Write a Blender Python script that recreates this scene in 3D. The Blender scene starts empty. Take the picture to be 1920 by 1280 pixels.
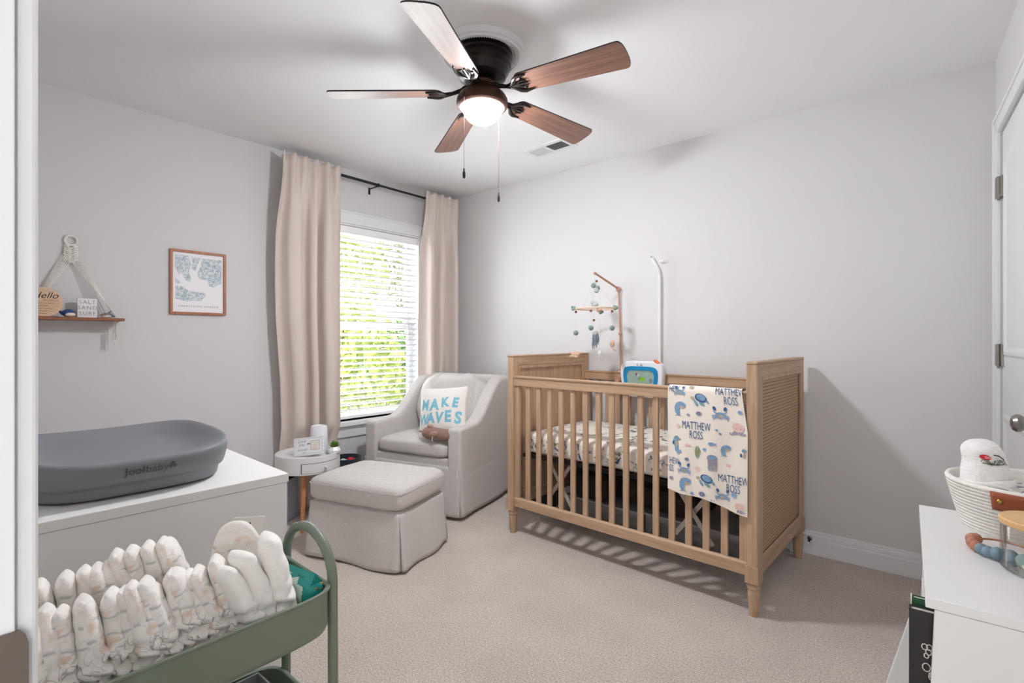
import bpy, bmesh, math, random
from mathutils import Vector, Matrix, noise
PI = math.pi
R_ = math.radians
random.seed(7)
SC = bpy.context.scene
COL = SC.collection

# ------------------------------------------------------------------ camera, world, lights, exposure
cam_d = bpy.data.cameras.new('camera'); cam = bpy.data.objects.new('camera', cam_d); COL.objects.link(cam)
cam.location = (0, 0, 1.173); cam.rotation_euler = (R_(90), 0, R_(39.5))
cam_d.sensor_width = 36; cam_d.lens = 940 / 1920 * 36; cam_d.shift_y = -4 / 1920; cam_d.clip_start = 0.02
SC.camera = cam

W = bpy.data.worlds.new('sky'); SC.world = W; W.use_nodes = True
wn = W.node_tree; wn.nodes.clear()
wo = wn.nodes.new('ShaderNodeOutputWorld'); wb = wn.nodes.new('ShaderNodeBackground')
wb.inputs[0].default_value = (0.86, 0.93, 1.0, 1); wb.inputs[1].default_value = 1.1
wn.links.new(wb.outputs[0], wo.inputs[0])

def light(name, typ, loc, rot, energy, color=(1, 1, 1), **k):
    d = bpy.data.lights.new(name, typ); d.energy = energy; d.color = color
    for a, b in k.items(): setattr(d, a, b)
    o = bpy.data.objects.new(name, d); COL.objects.link(o); o.location = loc; o.rotation_euler = rot
    return o
light('sun', 'SUN', (0, 0, 5), (R_(38), R_(18), 0), 3.0, (1, .96, .88), angle=.02)
light('window_daylight', 'AREA', (-3.62, 2.22, 1.3), (0, R_(-90), 0), 23, (.86, .93, 1), shape='RECTANGLE', size=1.4, size_y=.9)
light('hall_fill', 'AREA', (-.15, -1.95, 1.35), (R_(90), 0, 0), 7, (.88, .94, 1), shape='RECTANGLE', size=1.8, size_y=2.0)  # added fill panel behind the camera, unseen, brightens the room through the doorway
light('hall_side_fill', 'AREA', (2.3, -.80, 1.25), (0, R_(90), 0), 46, (.93, .96, 1), shape='RECTANGLE', size=2.0, size_y=.9)  # added unseen fill down the hall, brightens the dresser side and window wall
LAMP_STRENGTH = 126
SC.view_settings.view_transform = 'Standard'; SC.view_settings.look = 'None'
SC.view_settings.exposure = 1.36; SC.view_settings.gamma = 1.0; SC.view_settings.use_curve_mapping = False
SC.cycles.max_bounces = 10; SC.cycles.diffuse_bounces = 6; SC.cycles.use_denoising = True
SC.cycles.caustics_reflective = False; SC.cycles.caustics_refractive = False
SC.cycles.sample_clamp_indirect = 6; SC.cycles.transparent_max_bounces = 16

# ------------------------------------------------------------------ materials
def lin(c):
    f = lambda x: x / 12.92 if x <= .04045 else ((x + .055) / 1.055) ** 2.4
    return tuple(f(x / 255) for x in c) + (1,)
def mat(name, rgb, rough=.6, metal=0, bump=0, bscale=200, var=0, vscale=3, spec=.5, coat=0, trans=0, sheen=0, emit=0, alpha=1, ior=1.45):
    m = bpy.data.materials.new(name); m.use_nodes = True; nt = m.node_tree; b = nt.nodes['Principled BSDF']
    c = lin(rgb) if max(rgb) > 1 else tuple(rgb) + (1,)
    b.inputs['Base Color'].default_value = c; b.inputs['Roughness'].default_value = rough
    b.inputs['Metallic'].default_value = metal; b.inputs['Specular IOR Level'].default_value = spec
    b.inputs['Coat Weight'].default_value = coat; b.inputs['Transmission Weight'].default_value = trans
    b.inputs['Sheen Weight'].default_value = sheen; b.inputs['IOR'].default_value = ior; b.inputs['Alpha'].default_value = alpha
    if emit: b.inputs['Emission Color'].default_value = c; b.inputs['Emission Strength'].default_value = emit
    if bump or var:
        tc = nt.nodes.new('ShaderNodeTexCoord')
    if bump:
        n = nt.nodes.new('ShaderNodeTexNoise'); n.inputs['Scale'].default_value = bscale; n.inputs['Detail'].default_value = 3
        bp = nt.nodes.new('ShaderNodeBump'); bp.inputs['Strength'].default_value = bump; bp.inputs['Distance'].default_value = .004
        nt.links.new(tc.outputs['Object'], n.inputs['Vector']); nt.links.new(n.outputs['Fac'], bp.inputs['Height']); nt.links.new(bp.outputs[0], b.inputs['Normal'])
    if var:
        n2 = nt.nodes.new('ShaderNodeTexNoise'); n2.inputs['Scale'].default_value = vscale; n2.inputs['Detail'].default_value = 4
        mx = nt.nodes.new('ShaderNodeMix'); mx.data_type = 'RGBA'
        mx.inputs[6].default_value = tuple(x * (1 - var) for x in c[:3]) + (1,); mx.inputs[7].default_value = tuple(min(1, x * (1 + var)) for x in c[:3]) + (1,)
        nt.links.new(tc.outputs['Object'], n2.inputs['Vector']); nt.links.new(n2.outputs['Fac'], mx.inputs[0]); nt.links.new(mx.outputs[2], b.inputs['Base Color'])
    return m
def ramp2(nt, src, p0, p1, c0=(0, 0, 0, 1), c1=(1, 1, 1, 1)):
    r = nt.nodes.new('ShaderNodeValToRGB'); r.color_ramp.elements[0].position = p0; r.color_ramp.elements[1].position = p1
    r.color_ramp.elements[0].color = c0; r.color_ramp.elements[1].color = c1
    nt.links.new(src, r.inputs[0]); return r.outputs[0]
def wood(name, dark, lightc, axis=2, scale=9, rough=.5, stretch=.06, contrast=(.3, .7), coat=0):
    m = bpy.data.materials.new(name); m.use_nodes = True; nt = m.node_tree; b = nt.nodes['Principled BSDF']
    tc = nt.nodes.new('ShaderNodeTexCoord'); mp = nt.nodes.new('ShaderNodeMapping'); s = [1, 1, 1]; s[axis] = stretch
    mp.inputs['Scale'].default_value = s
    n = nt.nodes.new('ShaderNodeTexNoise'); n.inputs['Scale'].default_value = scale * 6; n.inputs['Detail'].default_value = 6; n.inputs['Roughness'].default_value = .65; n.inputs['Distortion'].default_value = .6
    nt.links.new(tc.outputs['Object'], mp.inputs[0]); nt.links.new(mp.outputs[0], n.inputs['Vector'])
    c = ramp2(nt, n.outputs['Fac'], contrast[0], contrast[1], lin(dark), lin(lightc))
    nt.links.new(c, b.inputs['Base Color']); b.inputs['Roughness'].default_value = rough; b.inputs['Coat Weight'].default_value = coat; b.inputs['Coat Roughness'].default_value = .4
    bp = nt.nodes.new('ShaderNodeBump'); bp.inputs['Strength'].default_value = .12; bp.inputs['Distance'].default_value = .002
    nt.links.new(n.outputs['Fac'], bp.inputs['Height']); nt.links.new(bp.outputs[0], b.inputs['Normal'])
    return m
def fabric(name, rgb, weave=700, var=.06, bump=.35, rough=.9, sheen=.25):
    m = mat(name, rgb, rough, sheen=sheen, spec=.2); nt = m.node_tree; b = nt.nodes['Principled BSDF']
    tc = nt.nodes.new('ShaderNodeTexCoord'); c = lin(rgb)
    hs = []
    for sc in ((1, 1, .12), (.12, .12, 1)):
        mp = nt.nodes.new('ShaderNodeMapping'); mp.inputs['Scale'].default_value = sc
        n = nt.nodes.new('ShaderNodeTexNoise'); n.inputs['Scale'].default_value = weave; n.inputs['Detail'].default_value = 2
        nt.links.new(tc.outputs['Object'], mp.inputs[0]); nt.links.new(mp.outputs[0], n.inputs['Vector']); hs.append(n.outputs['Fac'])
    ad = nt.nodes.new('ShaderNodeMath'); ad.operation = 'ADD'; nt.links.new(hs[0], ad.inputs[0]); nt.links.new(hs[1], ad.inputs[1])
    mr = nt.nodes.new('ShaderNodeMapRange'); mr.inputs[1].default_value = .6; mr.inputs[2].default_value = 1.4
    nt.links.new(ad.outputs[0], mr.inputs[0])
    mx = nt.nodes.new('ShaderNodeMix'); mx.data_type = 'RGBA'
    mx.inputs[6].default_value = tuple(x * (1 - var * 2.5) for x in c[:3]) + (1,); mx.inputs[7].default_value = tuple(min(1, x * (1 + var * 2.5)) for x in c[:3]) + (1,)
    nt.links.new(mr.outputs[0], mx.inputs[0]); nt.links.new(mx.outputs[2], b.inputs['Base Color'])
    bp = nt.nodes.new('ShaderNodeBump'); bp.inputs['Strength'].default_value = bump; bp.inputs['Distance'].default_value = .002
    nt.links.new(ad.outputs[0], bp.inputs['Height']); nt.links.new(bp.outputs[0], b.inputs['Normal'])
    return m
def glassy(name, rgb=(1, 1, 1), fac=.12, rough=.02):
    m = bpy.data.materials.new(name); m.use_nodes = True; nt = m.node_tree; nt.nodes.clear()
    o = nt.nodes.new('ShaderNodeOutputMaterial'); t = nt.nodes.new('ShaderNodeBsdfTransparent'); g = nt.nodes.new('ShaderNodeBsdfGlossy'); mx = nt.nodes.new('ShaderNodeMixShader')
    t.inputs[0].default_value = tuple(rgb) + (1,); g.inputs['Roughness'].default_value = rough
    lw = nt.nodes.new('ShaderNodeLayerWeight'); lw.inputs[0].default_value = .12
    mm = nt.nodes.new('ShaderNodeMath'); mm.operation = 'MULTIPLY_ADD'; mm.inputs[1].default_value = .6; mm.inputs[2].default_value = fac * .5
    nt.links.new(lw.outputs['Fresnel'], mm.inputs[0]); nt.links.new(mm.outputs[0], mx.inputs[0])
    nt.links.new(t.outputs[0], mx.inputs[1]); nt.links.new(g.outputs[0], mx.inputs[2]); nt.links.new(mx.outputs[0], o.inputs[0])
    return m

M = {}
M['wall'] = mat('wall_paint', (214, 212, 211), .85, bump=.05, bscale=260)
M['ceil'] = mat('ceiling_paint', (236, 236, 236), .9, bump=.08, bscale=160)
M['trimw'] = mat('white_trim_paint', (226, 227, 228), .4)
M['white'] = mat('white_lacquer', (228, 227, 225), .35)
M['offwhite'] = mat('off_white_laminate', (240, 238, 235), .45)
M['blind'] = mat('white_vinyl_blind', (238, 238, 238), .45)
M['black'] = mat('black_metal', (38, 39, 41), .4, metal=.3)
M['nickel'] = mat('brushed_nickel', (150, 146, 140), .3, metal=1)
M['bronze'] = mat('oiled_bronze', (70, 42, 34), .38, metal=.55)
M['darkbronze'] = mat('dark_bronze', (34, 28, 25), .32, metal=.5)
M['bulb'] = mat('lit_frosted_glass', (247, 249, 255), .5, emit=LAMP_STRENGTH)
M['plaster'] = mat('white_plaster', (228, 229, 230), .7)
M['dark'] = mat('dark_plastic_and_gap_shade', (24, 24, 24), .6)  # dark plastic parts, also the painted shade in the duct and drawer gap
M['glass'] = glassy('clear_glass')
M['linen'] = fabric('light_grey_linen', (202, 197, 192), weave=620, var=.075, bump=.45)
M['curtain'] = fabric('beige_curtain_cloth', (212, 199, 190), weave=900, var=.02, bump=.15)
M['ivory'] = fabric('ivory_cotton', (232, 222, 210), weave=900, var=.02, bump=.15)
M['cushw'] = fabric('white_cotton', (236, 231, 224), weave=800, var=.03, bump=.2)
M['terry'] = fabric('white_terry', (236, 234, 231), weave=420, var=.04, bump=.7)
M['rope'] = fabric('white_cotton_cord', (232, 228, 220), weave=300, var=.05, bump=.5)
M['green'] = mat('sage_green_powder_coat', (116, 126, 110), .42)
M['padgrey'] = mat('slate_grey_foam', (124, 127, 131), .5, bump=.04, bscale=500)
M['padtext'] = mat('embossed_dark_grey', (82, 84, 88), .5)
M['navy'] = mat('navy_print', (58, 94, 136), .9)
M['blue'] = mat('watercolour_blue', (124, 156, 186), .9, var=.25, vscale=60)
M['teal'] = mat('watercolour_teal', (116, 152, 164), .9, var=.3, vscale=60)
M['pink'] = mat('watercolour_pink', (222, 186, 176), .9, var=.12, vscale=60)
M['greyp'] = mat('watercolour_grey', (150, 146, 160), .9, var=.2, vscale=60)
M['tan'] = mat('watercolour_tan', (176, 164, 140), .9, var=.2, vscale=60)
M['greenp'] = mat('watercolour_green', (134, 148, 108), .9, var=.2, vscale=60)
M['aqua'] = mat('aqua_screen_print', (128, 190, 208), .9, var=.15, vscale=25)
M['leather'] = mat('cognac_leather', (150, 78, 48), .5, bump=.15, bscale=300)
M['brass'] = mat('aged_brass', (168, 130, 70), .35, metal=1)
M['bamboo'] = wood('bamboo_lid', (205, 160, 105), (222, 182, 130), 0, 6)
M['cribx'] = wood('crib_wood_lengthwise', (160, 130, 102), (196, 165, 136), 0)
M['cribz'] = wood('crib_wood_upright', (160, 130, 102), (196, 165, 136), 2)
M['criby'] = wood('crib_wood_crosswise', (154, 125, 98), (192, 161, 132), 1)
M['walnut'] = wood('walnut_shelf', (108, 62, 38), (158, 100, 66), 1)
M['cherry'] = wood('cherry_frame', (150, 92, 62), (188, 126, 92), 2)
M['beech'] = wood('beech_leg', (188, 122, 78), (208, 144, 98), 2)
M['disc'] = wood('pale_wood_disc', (206, 170, 138), (222, 190, 160), 1, rough=.6)
M['blade'] = wood('fan_blade_wood', (84, 54, 42), (150, 108, 88), 0, 10, rough=.40, stretch=.04, coat=.8)
M['peg'] = mat('pinkish_wood_arm', (190, 146, 126), .55, var=.08, vscale=20)
M['sagefelt'] = fabric('sage_felt', (130, 150, 144), weave=260, var=.08, bump=.8)
M['palefelt'] = fabric('pale_green_felt', (176, 186, 176), weave=260, var=.08, bump=.8)
M['peachfelt'] = fabric('peach_felt', (214, 178, 150), weave=260, var=.08, bump=.8)
M['whitefelt'] = fabric('white_felt', (226, 226, 222), weave=260, var=.05, bump=.8)
M['bead'] = mat('brown_wooden_bead', (120, 72, 56), .45)
M['string'] = mat('thin_grey_string', (196, 196, 194), .8)
M['brownplush'] = fabric('brown_plush', (148, 118, 106), weave=300, var=.06, bump=.6)
M['bluetoy'] = mat('navy_blue_rubber', (44, 70, 128), .5)
M['cream'] = mat('cream_paper', (232, 222, 206), .7)
M['ink'] = mat('black_ink', (48, 46, 48), .7)
M['greyink'] = mat('grey_ink', (128, 128, 130), .7)
M['paleink'] = mat('pale_grey_ink', (178, 178, 178), .7)
M['orange'] = mat('orange_plastic', (232, 104, 52), .35)
M['toyblue'] = mat('toy_blue_plastic', (22, 134, 184), .3)
M['toywhite'] = mat('toy_white_plastic', (232, 232, 236), .3)
M['toyscreen'] = mat('toy_tank_backdrop', (150, 172, 160), .3, var=.2, vscale=40)
M['lime'] = mat('lime_green_plastic', (132, 190, 40), .4)
M['tealpack'] = mat('teal_film', (36, 150, 142), .3)
M['greypl'] = mat('grey_plastic', (150, 152, 152), .4)
M['bluegrey'] = mat('blue_grey_box', (168, 178, 194), .5)
M['darkrope'] = fabric('dark_slate_rope', (44, 54, 60), weave=160, var=.1, bump=.6)
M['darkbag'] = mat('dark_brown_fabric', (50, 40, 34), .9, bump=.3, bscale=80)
M['sili_b'] = mat('dusty_blue_silicone', (112, 136, 148), .5)
M['sili_r'] = mat('clay_silicone', (176, 116, 92), .5)
M['sili_g'] = mat('sage_silicone', (140, 164, 158), .4)
M['sili_c'] = mat('cream_silicone', (206, 200, 176), .4)
M['sili_a'] = mat('pale_blue_silicone', (166, 200, 208), .4)
M['redth'] = mat('red_embroidery', (196, 44, 52), .8)
M['bookgreen'] = mat('green_cloth_cover', (36, 84, 50), .6)
M['bookblack'] = mat('black_book_cover', (34, 31, 30), .5)
M['pages'] = mat('paper_edges', (222, 216, 206), .8)
M['doodle'] = mat('white_line_art', (214, 208, 200), .7)
M['soil'] = mat('dark_moss', (60, 52, 38), .9)
M['leaf'] = mat('succulent_green', (104, 140, 62), .45, var=.3, vscale=30)
M['satin'] = mat('satin_white_ceramic', (234, 233, 232), .25)
M['strap'] = mat('pale_grey_bar', (196, 186, 174), .6)
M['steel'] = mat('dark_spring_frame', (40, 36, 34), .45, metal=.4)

def carpet():
    m = mat('beige_carpet', (206, 190, 178), 1.0, spec=.05, sheen=.3); nt = m.node_tree; b = nt.nodes['Principled BSDF']
    tc = nt.nodes.new('ShaderNodeTexCoord')
    n = nt.nodes.new('ShaderNodeTexNoise'); n.inputs['Scale'].default_value = 150; n.inputs['Detail'].default_value = 5; n.inputs['Roughness'].default_value = .7
    n2 = nt.nodes.new('ShaderNodeTexNoise'); n2.inputs['Scale'].default_value = 3.2; n2.inputs['Detail'].default_value = 3
    for q in (n, n2): nt.links.new(tc.outputs['Object'], q.inputs['Vector'])
    c1 = ramp2(nt, n.outputs['Fac'], .36, .62, lin((186, 170, 158)), lin((250, 236, 225)))
    c2 = ramp2(nt, n2.outputs['Fac'], .3, .7, (.86, .86, .86, 1), (1, 1, 1, 1))
    mx = nt.nodes.new('ShaderNodeMix'); mx.data_type = 'RGBA'; mx.blend_type = 'MULTIPLY'; mx.inputs[0].default_value = 1
    nt.links.new(c1, mx.inputs[6]); nt.links.new(c2, mx.inputs[7]); nt.links.new(mx.outputs[2], b.inputs['Base Color'])
    bp = nt.nodes.new('ShaderNodeBump'); bp.inputs['Strength'].default_value = 1.0; bp.inputs['Distance'].default_value = .008
    nt.links.new(n.outputs['Fac'], bp.inputs['Height']); nt.links.new(bp.outputs[0], b.inputs['Normal'])
    return m
M['carpet'] = carpet()

def cane():
    m = mat('woven_cane', (168, 136, 104), .6); nt = m.node_tree; b = nt.nodes['Principled BSDF']
    tc = nt.nodes.new('ShaderNodeTexCoord'); sp = nt.nodes.new('ShaderNodeSeparateXYZ'); nt.links.new(tc.outputs['Object'], sp.inputs[0])
    outs = []
    for ax, k in ((1, 2 * PI / .0128), (2, 2 * PI / .0150)):
        a = nt.nodes.new('ShaderNodeMath'); a.operation = 'MULTIPLY'; a.inputs[1].default_value = k; nt.links.new(sp.outputs[ax], a.inputs[0])
        s = nt.nodes.new('ShaderNodeMath'); s.operation = 'SINE'; nt.links.new(a.outputs[0], s.inputs[0])
        outs.append(ramp2(nt, s.outputs[0], .0, .45))
    mu = nt.nodes.new('ShaderNodeMath'); mu.operation = 'MULTIPLY'; nt.links.new(outs[0], mu.inputs[0]); nt.links.new(outs[1], mu.inputs[1])
    mx = nt.nodes.new('ShaderNodeMix'); mx.data_type = 'RGBA'; mx.inputs[6].default_value = lin((182, 150, 116)); mx.inputs[7].default_value = lin((74, 54, 38))
    nt.links.new(mu.outputs[0], mx.inputs[0]); nt.links.new(mx.outputs[2], b.inputs['Base Color'])
    bp = nt.nodes.new('ShaderNodeBump'); bp.invert = True; bp.inputs['Strength'].default_value = .8; bp.inputs['Distance'].default_value = .004
    nt.links.new(mu.outputs[0], bp.inputs['Height']); nt.links.new(bp.outputs[0], b.inputs['Normal'])
    return m
M['cane'] = cane()

def diaper_mat(name, seed, bandy=True):
    m = fabric(name, (246, 241, 234), weave=500, var=.02, bump=.3); nt = m.node_tree; b = nt.nodes['Principled BSDF']
    base = b.inputs['Base Color'].links[0].from_socket
    tc = nt.nodes.new('ShaderNodeTexCoord'); mp = nt.nodes.new('ShaderNodeMapping'); mp.inputs['Location'].default_value = (seed * 1.7, seed * .9, seed * .13)
    nt.links.new(tc.outputs['Object'], mp.inputs[0])
    sp = nt.nodes.new('ShaderNodeSeparateXYZ'); nt.links.new(tc.outputs['Object'], sp.inputs[0])
    n = nt.nodes.new('ShaderNodeTexNoise'); n.inputs['Scale'].default_value = 62; n.inputs['Detail'].default_value = 0; n.inputs['Distortion'].default_value = .6
    nt.links.new(mp.outputs[0], n.inputs['Vector'])
    # squiggly line art = thin iso-lines of the noise, denser on the lower half
    sb = nt.nodes.new('ShaderNodeMath'); sb.operation = 'SUBTRACT'; sb.inputs[1].default_value = .5; nt.links.new(n.outputs['Fac'], sb.inputs[0])
    ab = nt.nodes.new('ShaderNodeMath'); ab.operation = 'ABSOLUTE'; nt.links.new(sb.outputs[0], ab.inputs[0])
    ln = ramp2(nt, ab.outputs[0], .018, .05, (1, 1, 1, 1), (0, 0, 0, 1))
    n3 = nt.nodes.new('ShaderNodeTexNoise'); n3.inputs['Scale'].default_value = 30; nt.links.new(mp.outputs[0], n3.inputs['Vector'])
    mk = ramp2(nt, n3.outputs['Fac'], .44, .52)
    mr = nt.nodes.new('ShaderNodeMapRange'); mr.inputs[1].default_value = .13; mr.inputs[2].default_value = .07; mr.inputs[3].default_value = .12; mr.inputs[4].default_value = .7
    nt.links.new(sp.outputs[2], mr.inputs[0])
    m1 = nt.nodes.new('ShaderNodeMath'); m1.operation = 'MULTIPLY'; nt.links.new(ln, m1.inputs[0]); nt.links.new(mk, m1.inputs[1])
    m2 = nt.nodes.new('ShaderNodeMath'); m2.operation = 'MULTIPLY'; nt.links.new(m1.outputs[0], m2.inputs[0]); nt.links.new(mr.outputs[0], m2.inputs[1])
    # two soft printed bands near the folded top
    bands = None
    for zc, wd in ((.142, .0035), (.115, .003)):
        d = nt.nodes.new('ShaderNodeMath'); d.operation = 'SUBTRACT'; d.inputs[1].default_value = zc; nt.links.new(sp.outputs[2], d.inputs[0])
        nn = nt.nodes.new('ShaderNodeMath'); nn.operation = 'MULTIPLY_ADD'; nn.inputs[1].default_value = .03; nt.links.new(n3.outputs['Fac'], nn.inputs[0]); nt.links.new(d.outputs[0], nn.inputs[2])
        s2 = nt.nodes.new('ShaderNodeMath'); s2.operation = 'SUBTRACT'; s2.inputs[1].default_value = .015; nt.links.new(nn.outputs[0], s2.inputs[0])
        a2 = nt.nodes.new('ShaderNodeMath'); a2.operation = 'ABSOLUTE'; nt.links.new(s2.outputs[0], a2.inputs[0])
        rr0 = ramp2(nt, a2.outputs[0], wd * .5, wd, (.5, .5, .5, 1), (0, 0, 0, 1))
        rm = nt.nodes.new('ShaderNodeMath'); rm.operation = 'MULTIPLY'; nt.links.new(rr0, rm.inputs[0]); nt.links.new(ramp2(nt, n.outputs['Fac'], .40, .50), rm.inputs[1]); rr = rm.outputs[0]
        if bands is None: bands = rr
        else:
            mm = nt.nodes.new('ShaderNodeMath'); mm.operation = 'MAXIMUM'; nt.links.new(bands, mm.inputs[0]); nt.links.new(rr, mm.inputs[1]); bands = mm.outputs[0]
    mxx = nt.nodes.new('ShaderNodeMath'); mxx.operation = 'MAXIMUM'; nt.links.new(m2.outputs[0], mxx.inputs[0]); nt.links.new(bands, mxx.inputs[1])
    mx = nt.nodes.new('ShaderNodeMix'); mx.data_type = 'RGBA'; mx.inputs[7].default_value = lin((122, 132, 132))
    nt.links.new(base, mx.inputs[6]); nt.links.new(mxx.outputs[0], mx.inputs[0])
    n4 = nt.nodes.new('ShaderNodeTexNoise'); n4.inputs['Scale'].default_value = 26; mp2 = nt.nodes.new('ShaderNodeMapping'); mp2.inputs['Location'].default_value = (3 + seed, 5, 1)
    nt.links.new(tc.outputs['Object'], mp2.inputs[0]); nt.links.new(mp2.outputs[0], n4.inputs['Vector'])
    pk = ramp2(nt, n4.outputs['Fac'], .6, .68, (0, 0, 0, 1), (.55, .55, .55, 1))
    my = nt.nodes.new('ShaderNodeMix'); my.data_type = 'RGBA'; my.inputs[7].default_value = lin((226, 186, 158))
    nt.links.new(mx.outputs[2], my.inputs[6]); nt.links.new(pk, my.inputs[0]); nt.links.new(my.outputs[2], b.inputs['Base Color'])
    return m
DM = [diaper_mat('printed_diaper_%s' % n, i * 3.3) for i, n in enumerate(('fern', 'moon', 'sprig'))]

# ------------------------------------------------------------------ mesh builder
class MB:
    def __init__(s): s.v = []; s.f = []; s.m = []; s.s = []
    def add(s, vs, fs, mi=0, smooth=False, T=None):
        k = len(s.v)
        s.v += [tuple(T @ Vector(p)) if T is not None else tuple(p) for p in vs]
        for f in fs: s.f.append([k + i for i in f]); s.m.append(mi); s.s.append(smooth)
        return s
    def box(s, x0, x1, y0, y1, z0, z1, mi=0, T=None):
        v = [(x, y, z) for z in (z0, z1) for y in (y0, y1) for x in (x0, x1)]
        return s.add(v, [(0, 2, 3, 1), (4, 5, 7, 6), (0, 1, 5, 4), (2, 6, 7, 3), (0, 4, 6, 2), (1, 3, 7, 5)], mi, False, T)
    def prism(s, poly, axis, a, b, mi=0, T=None, smooth=False):
        n = len(poly)
        def P(p, t): return {0: (t, p[0], p[1]), 1: (p[0], t, p[1]), 2: (p[0], p[1], t)}[axis]
        v = [P(p, a) for p in poly] + [P(p, b) for p in poly]
        s.add(v, [tuple(range(n))[::-1], tuple(range(n, 2 * n))] , mi, False, T)
        k = len(s.v) - 2 * n
        for i in range(n): s.f.append([k + i, k + (i + 1) % n, k + n + (i + 1) % n, k + n + i]); s.m.append(mi); s.s.append(smooth)
        return s
    def grid(s, fn, nu, nv, mi=0, closeu=False, closev=False, T=None, smooth=True):
        U = nu if closeu else nu + 1; V = nv if closev else nv + 1
        v = [fn(i / nu, j / nv) for j in range(V) for i in range(U)]
        f = []
        for j in range(nv):
            for i in range(nu):
                a, b = i, (i + 1) % U; c, d = j % V, (j + 1) % V
                f.append((c * U + a, c * U + b, d * U + b, d * U + a))
        return s.add(v, f, mi, smooth, T)
    def lathe(s, prof, n=32, c=(0, 0, 0), mi=0, T=None, sx=1, sy=1):
        return s.grid(lambda u, v: (lambda p: (c[0] + sx * p[0] * math.cos(2 * PI * u), c[1] + sy * p[0] * math.sin(2 * PI * u), c[2] + p[1]))(prof[int(round(v * (len(prof) - 1)))]), n, len(prof) - 1, mi, closeu=True, T=T)
    def sph(s, c, r, n=16, m=10, mi=0, T=None, e1=1, e2=1):
        rr = (r, r, r) if not hasattr(r, '__len__') else r
        def pw(x, e): return math.copysign(abs(x) ** e, x)
        def fn(u, v):
            a = 2 * PI * u; b = PI * (v - .5)
            return (c[0] + rr[0] * pw(math.cos(a), e2) * pw(math.cos(b), e1), c[1] + rr[1] * pw(math.sin(a), e2) * pw(math.cos(b), e1), c[2] + rr[2] * pw(math.sin(b), e1))
        return s.grid(fn, n, m, mi, closeu=True, T=T)
    def tube(s, pts, r, n=8, mi=0, closed=False, T=None, caps=True):
        pts = [Vector(p) for p in pts]; N = len(pts); rs = r if hasattr(r, '__len__') else [r] * N
        rings = []; up = None
        for i in range(N):
            if closed: t = pts[(i + 1) % N] - pts[i - 1]
            else: t = pts[min(i + 1, N - 1)] - pts[max(i - 1, 0)]
            if t.length < 1e-9: t = Vector((0, 0, 1))
            t.normalize()
            if up is None: up = Vector((0, 0, 1)) if abs(t.z) < .9 else Vector((1, 0, 0))
            a = t.cross(up)
            if a.length < 1e-6: a = t.orthogonal()
            a.normalize(); b = a.cross(t).normalized(); up = b
            rings.append([pts[i] + rs[i] * (a * math.cos(2 * PI * k / n) + b * math.sin(2 * PI * k / n)) for k in range(n)])
        v = [p for g in rings for p in g]; f = []
        for i in range(N if closed else N - 1):
            j = (i + 1) % N
            for k in range(n): f.append((i * n + k, i * n + (k + 1) % n, j * n + (k + 1) % n, j * n + k))
        s.add(v, f, mi, True, T)
        if caps and not closed:
            k0 = len(s.v) - N * n
            s.f.append([k0 + i for i in range(n)][::-1]); s.m.append(mi); s.s.append(False)
            s.f.append([k0 + (N - 1) * n + i for i in range(n)]); s.m.append(mi); s.s.append(False)
        return s
    def torus(s, c, R, r, n=28, m=10, mi=0, T=None, sy=1, axis=2):
        def fn(u, v):
            a = 2 * PI * u; b = 2 * PI * v
            x, y, z = (R + r * math.cos(b)) * math.cos(a), (R + r * math.cos(b)) * math.sin(a) * sy, r * math.sin(b)
            q = {2: (x, y, z), 0: (z, x, y), 1: (x, z, y)}[axis]
            return (c[0] + q[0], c[1] + q[1], c[2] + q[2])
        return s.grid(fn, n, m, mi, closeu=True, closev=True, T=T)
    def build(s, name, mats, parent=None, loc=None, rot=None, bevel=0, seg=2, sub=0, solid=0, sharp=35, disp=None):
        me = bpy.data.meshes.new(name); me.from_pydata(s.v, [], s.f)
        if not isinstance(mats, (list, tuple)): mats = [mats]
        for m in mats: me.materials.append(M[m] if isinstance(m, str) else m)
        me.polygons.foreach_set('material_index', s.m); me.polygons.foreach_set('use_smooth', s.s)
        bm = bmesh.new(); bm.from_mesh(me)
        bmesh.ops.remove_doubles(bm, verts=bm.verts, dist=1e-6)
        bmesh.ops.recalc_face_normals(bm, faces=bm.faces)
        if disp:
            bm.normal_update()
            for vv in bm.verts: vv.co += vv.normal * disp(vv.co)
        bm.to_mesh(me); bm.free()
        me.update()
        if any(s.s): me.set_sharp_from_angle(angle=R_(sharp))
        o = bpy.data.objects.new(name, me); COL.objects.link(o)
        if parent is not None: o.parent = parent
        if loc is not None: o.location = loc
        if rot is not None: o.rotation_euler = rot if hasattr(rot, '__len__') else (0, 0, rot)
        if solid:
            md = o.modifiers.new('thick', 'SOLIDIFY'); md.thickness = solid; md.offset = 0
        if bevel:
            md = o.modifiers.new('bevel', 'BEVEL'); md.width = bevel; md.segments = seg; md.limit_method = 'ANGLE'; md.angle_limit = R_(40)
            md.harden_normals = False
        if sub:
            md = o.modifiers.new('sub', 'SUBSURF'); md.levels = sub; md.render_levels = sub
        return o
def bx(name, m, parent, x0, x1, y0, y1, z0, z1, bevel=.002, **k): return MB().box(x0, x1, y0, y1, z0, z1).build(name, m, parent, bevel=bevel, **k)
def thing(name, label, cat, loc=(0, 0, 0), rz=0, group=None):
    o = bpy.data.objects.new(name, None); COL.objects.link(o); o.location = loc
    o.rotation_euler = rz if hasattr(rz, '__len__') else (0, 0, rz); o.empty_display_size = .05
    o['label'] = label; o['category'] = cat
    if group: o['group'] = group
    return o
def tag(o, label, cat, group=None, kind=None):
    o['label'] = label; o['category'] = cat
    if group: o['group'] = group
    if kind: o['kind'] = kind
    return o
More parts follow.
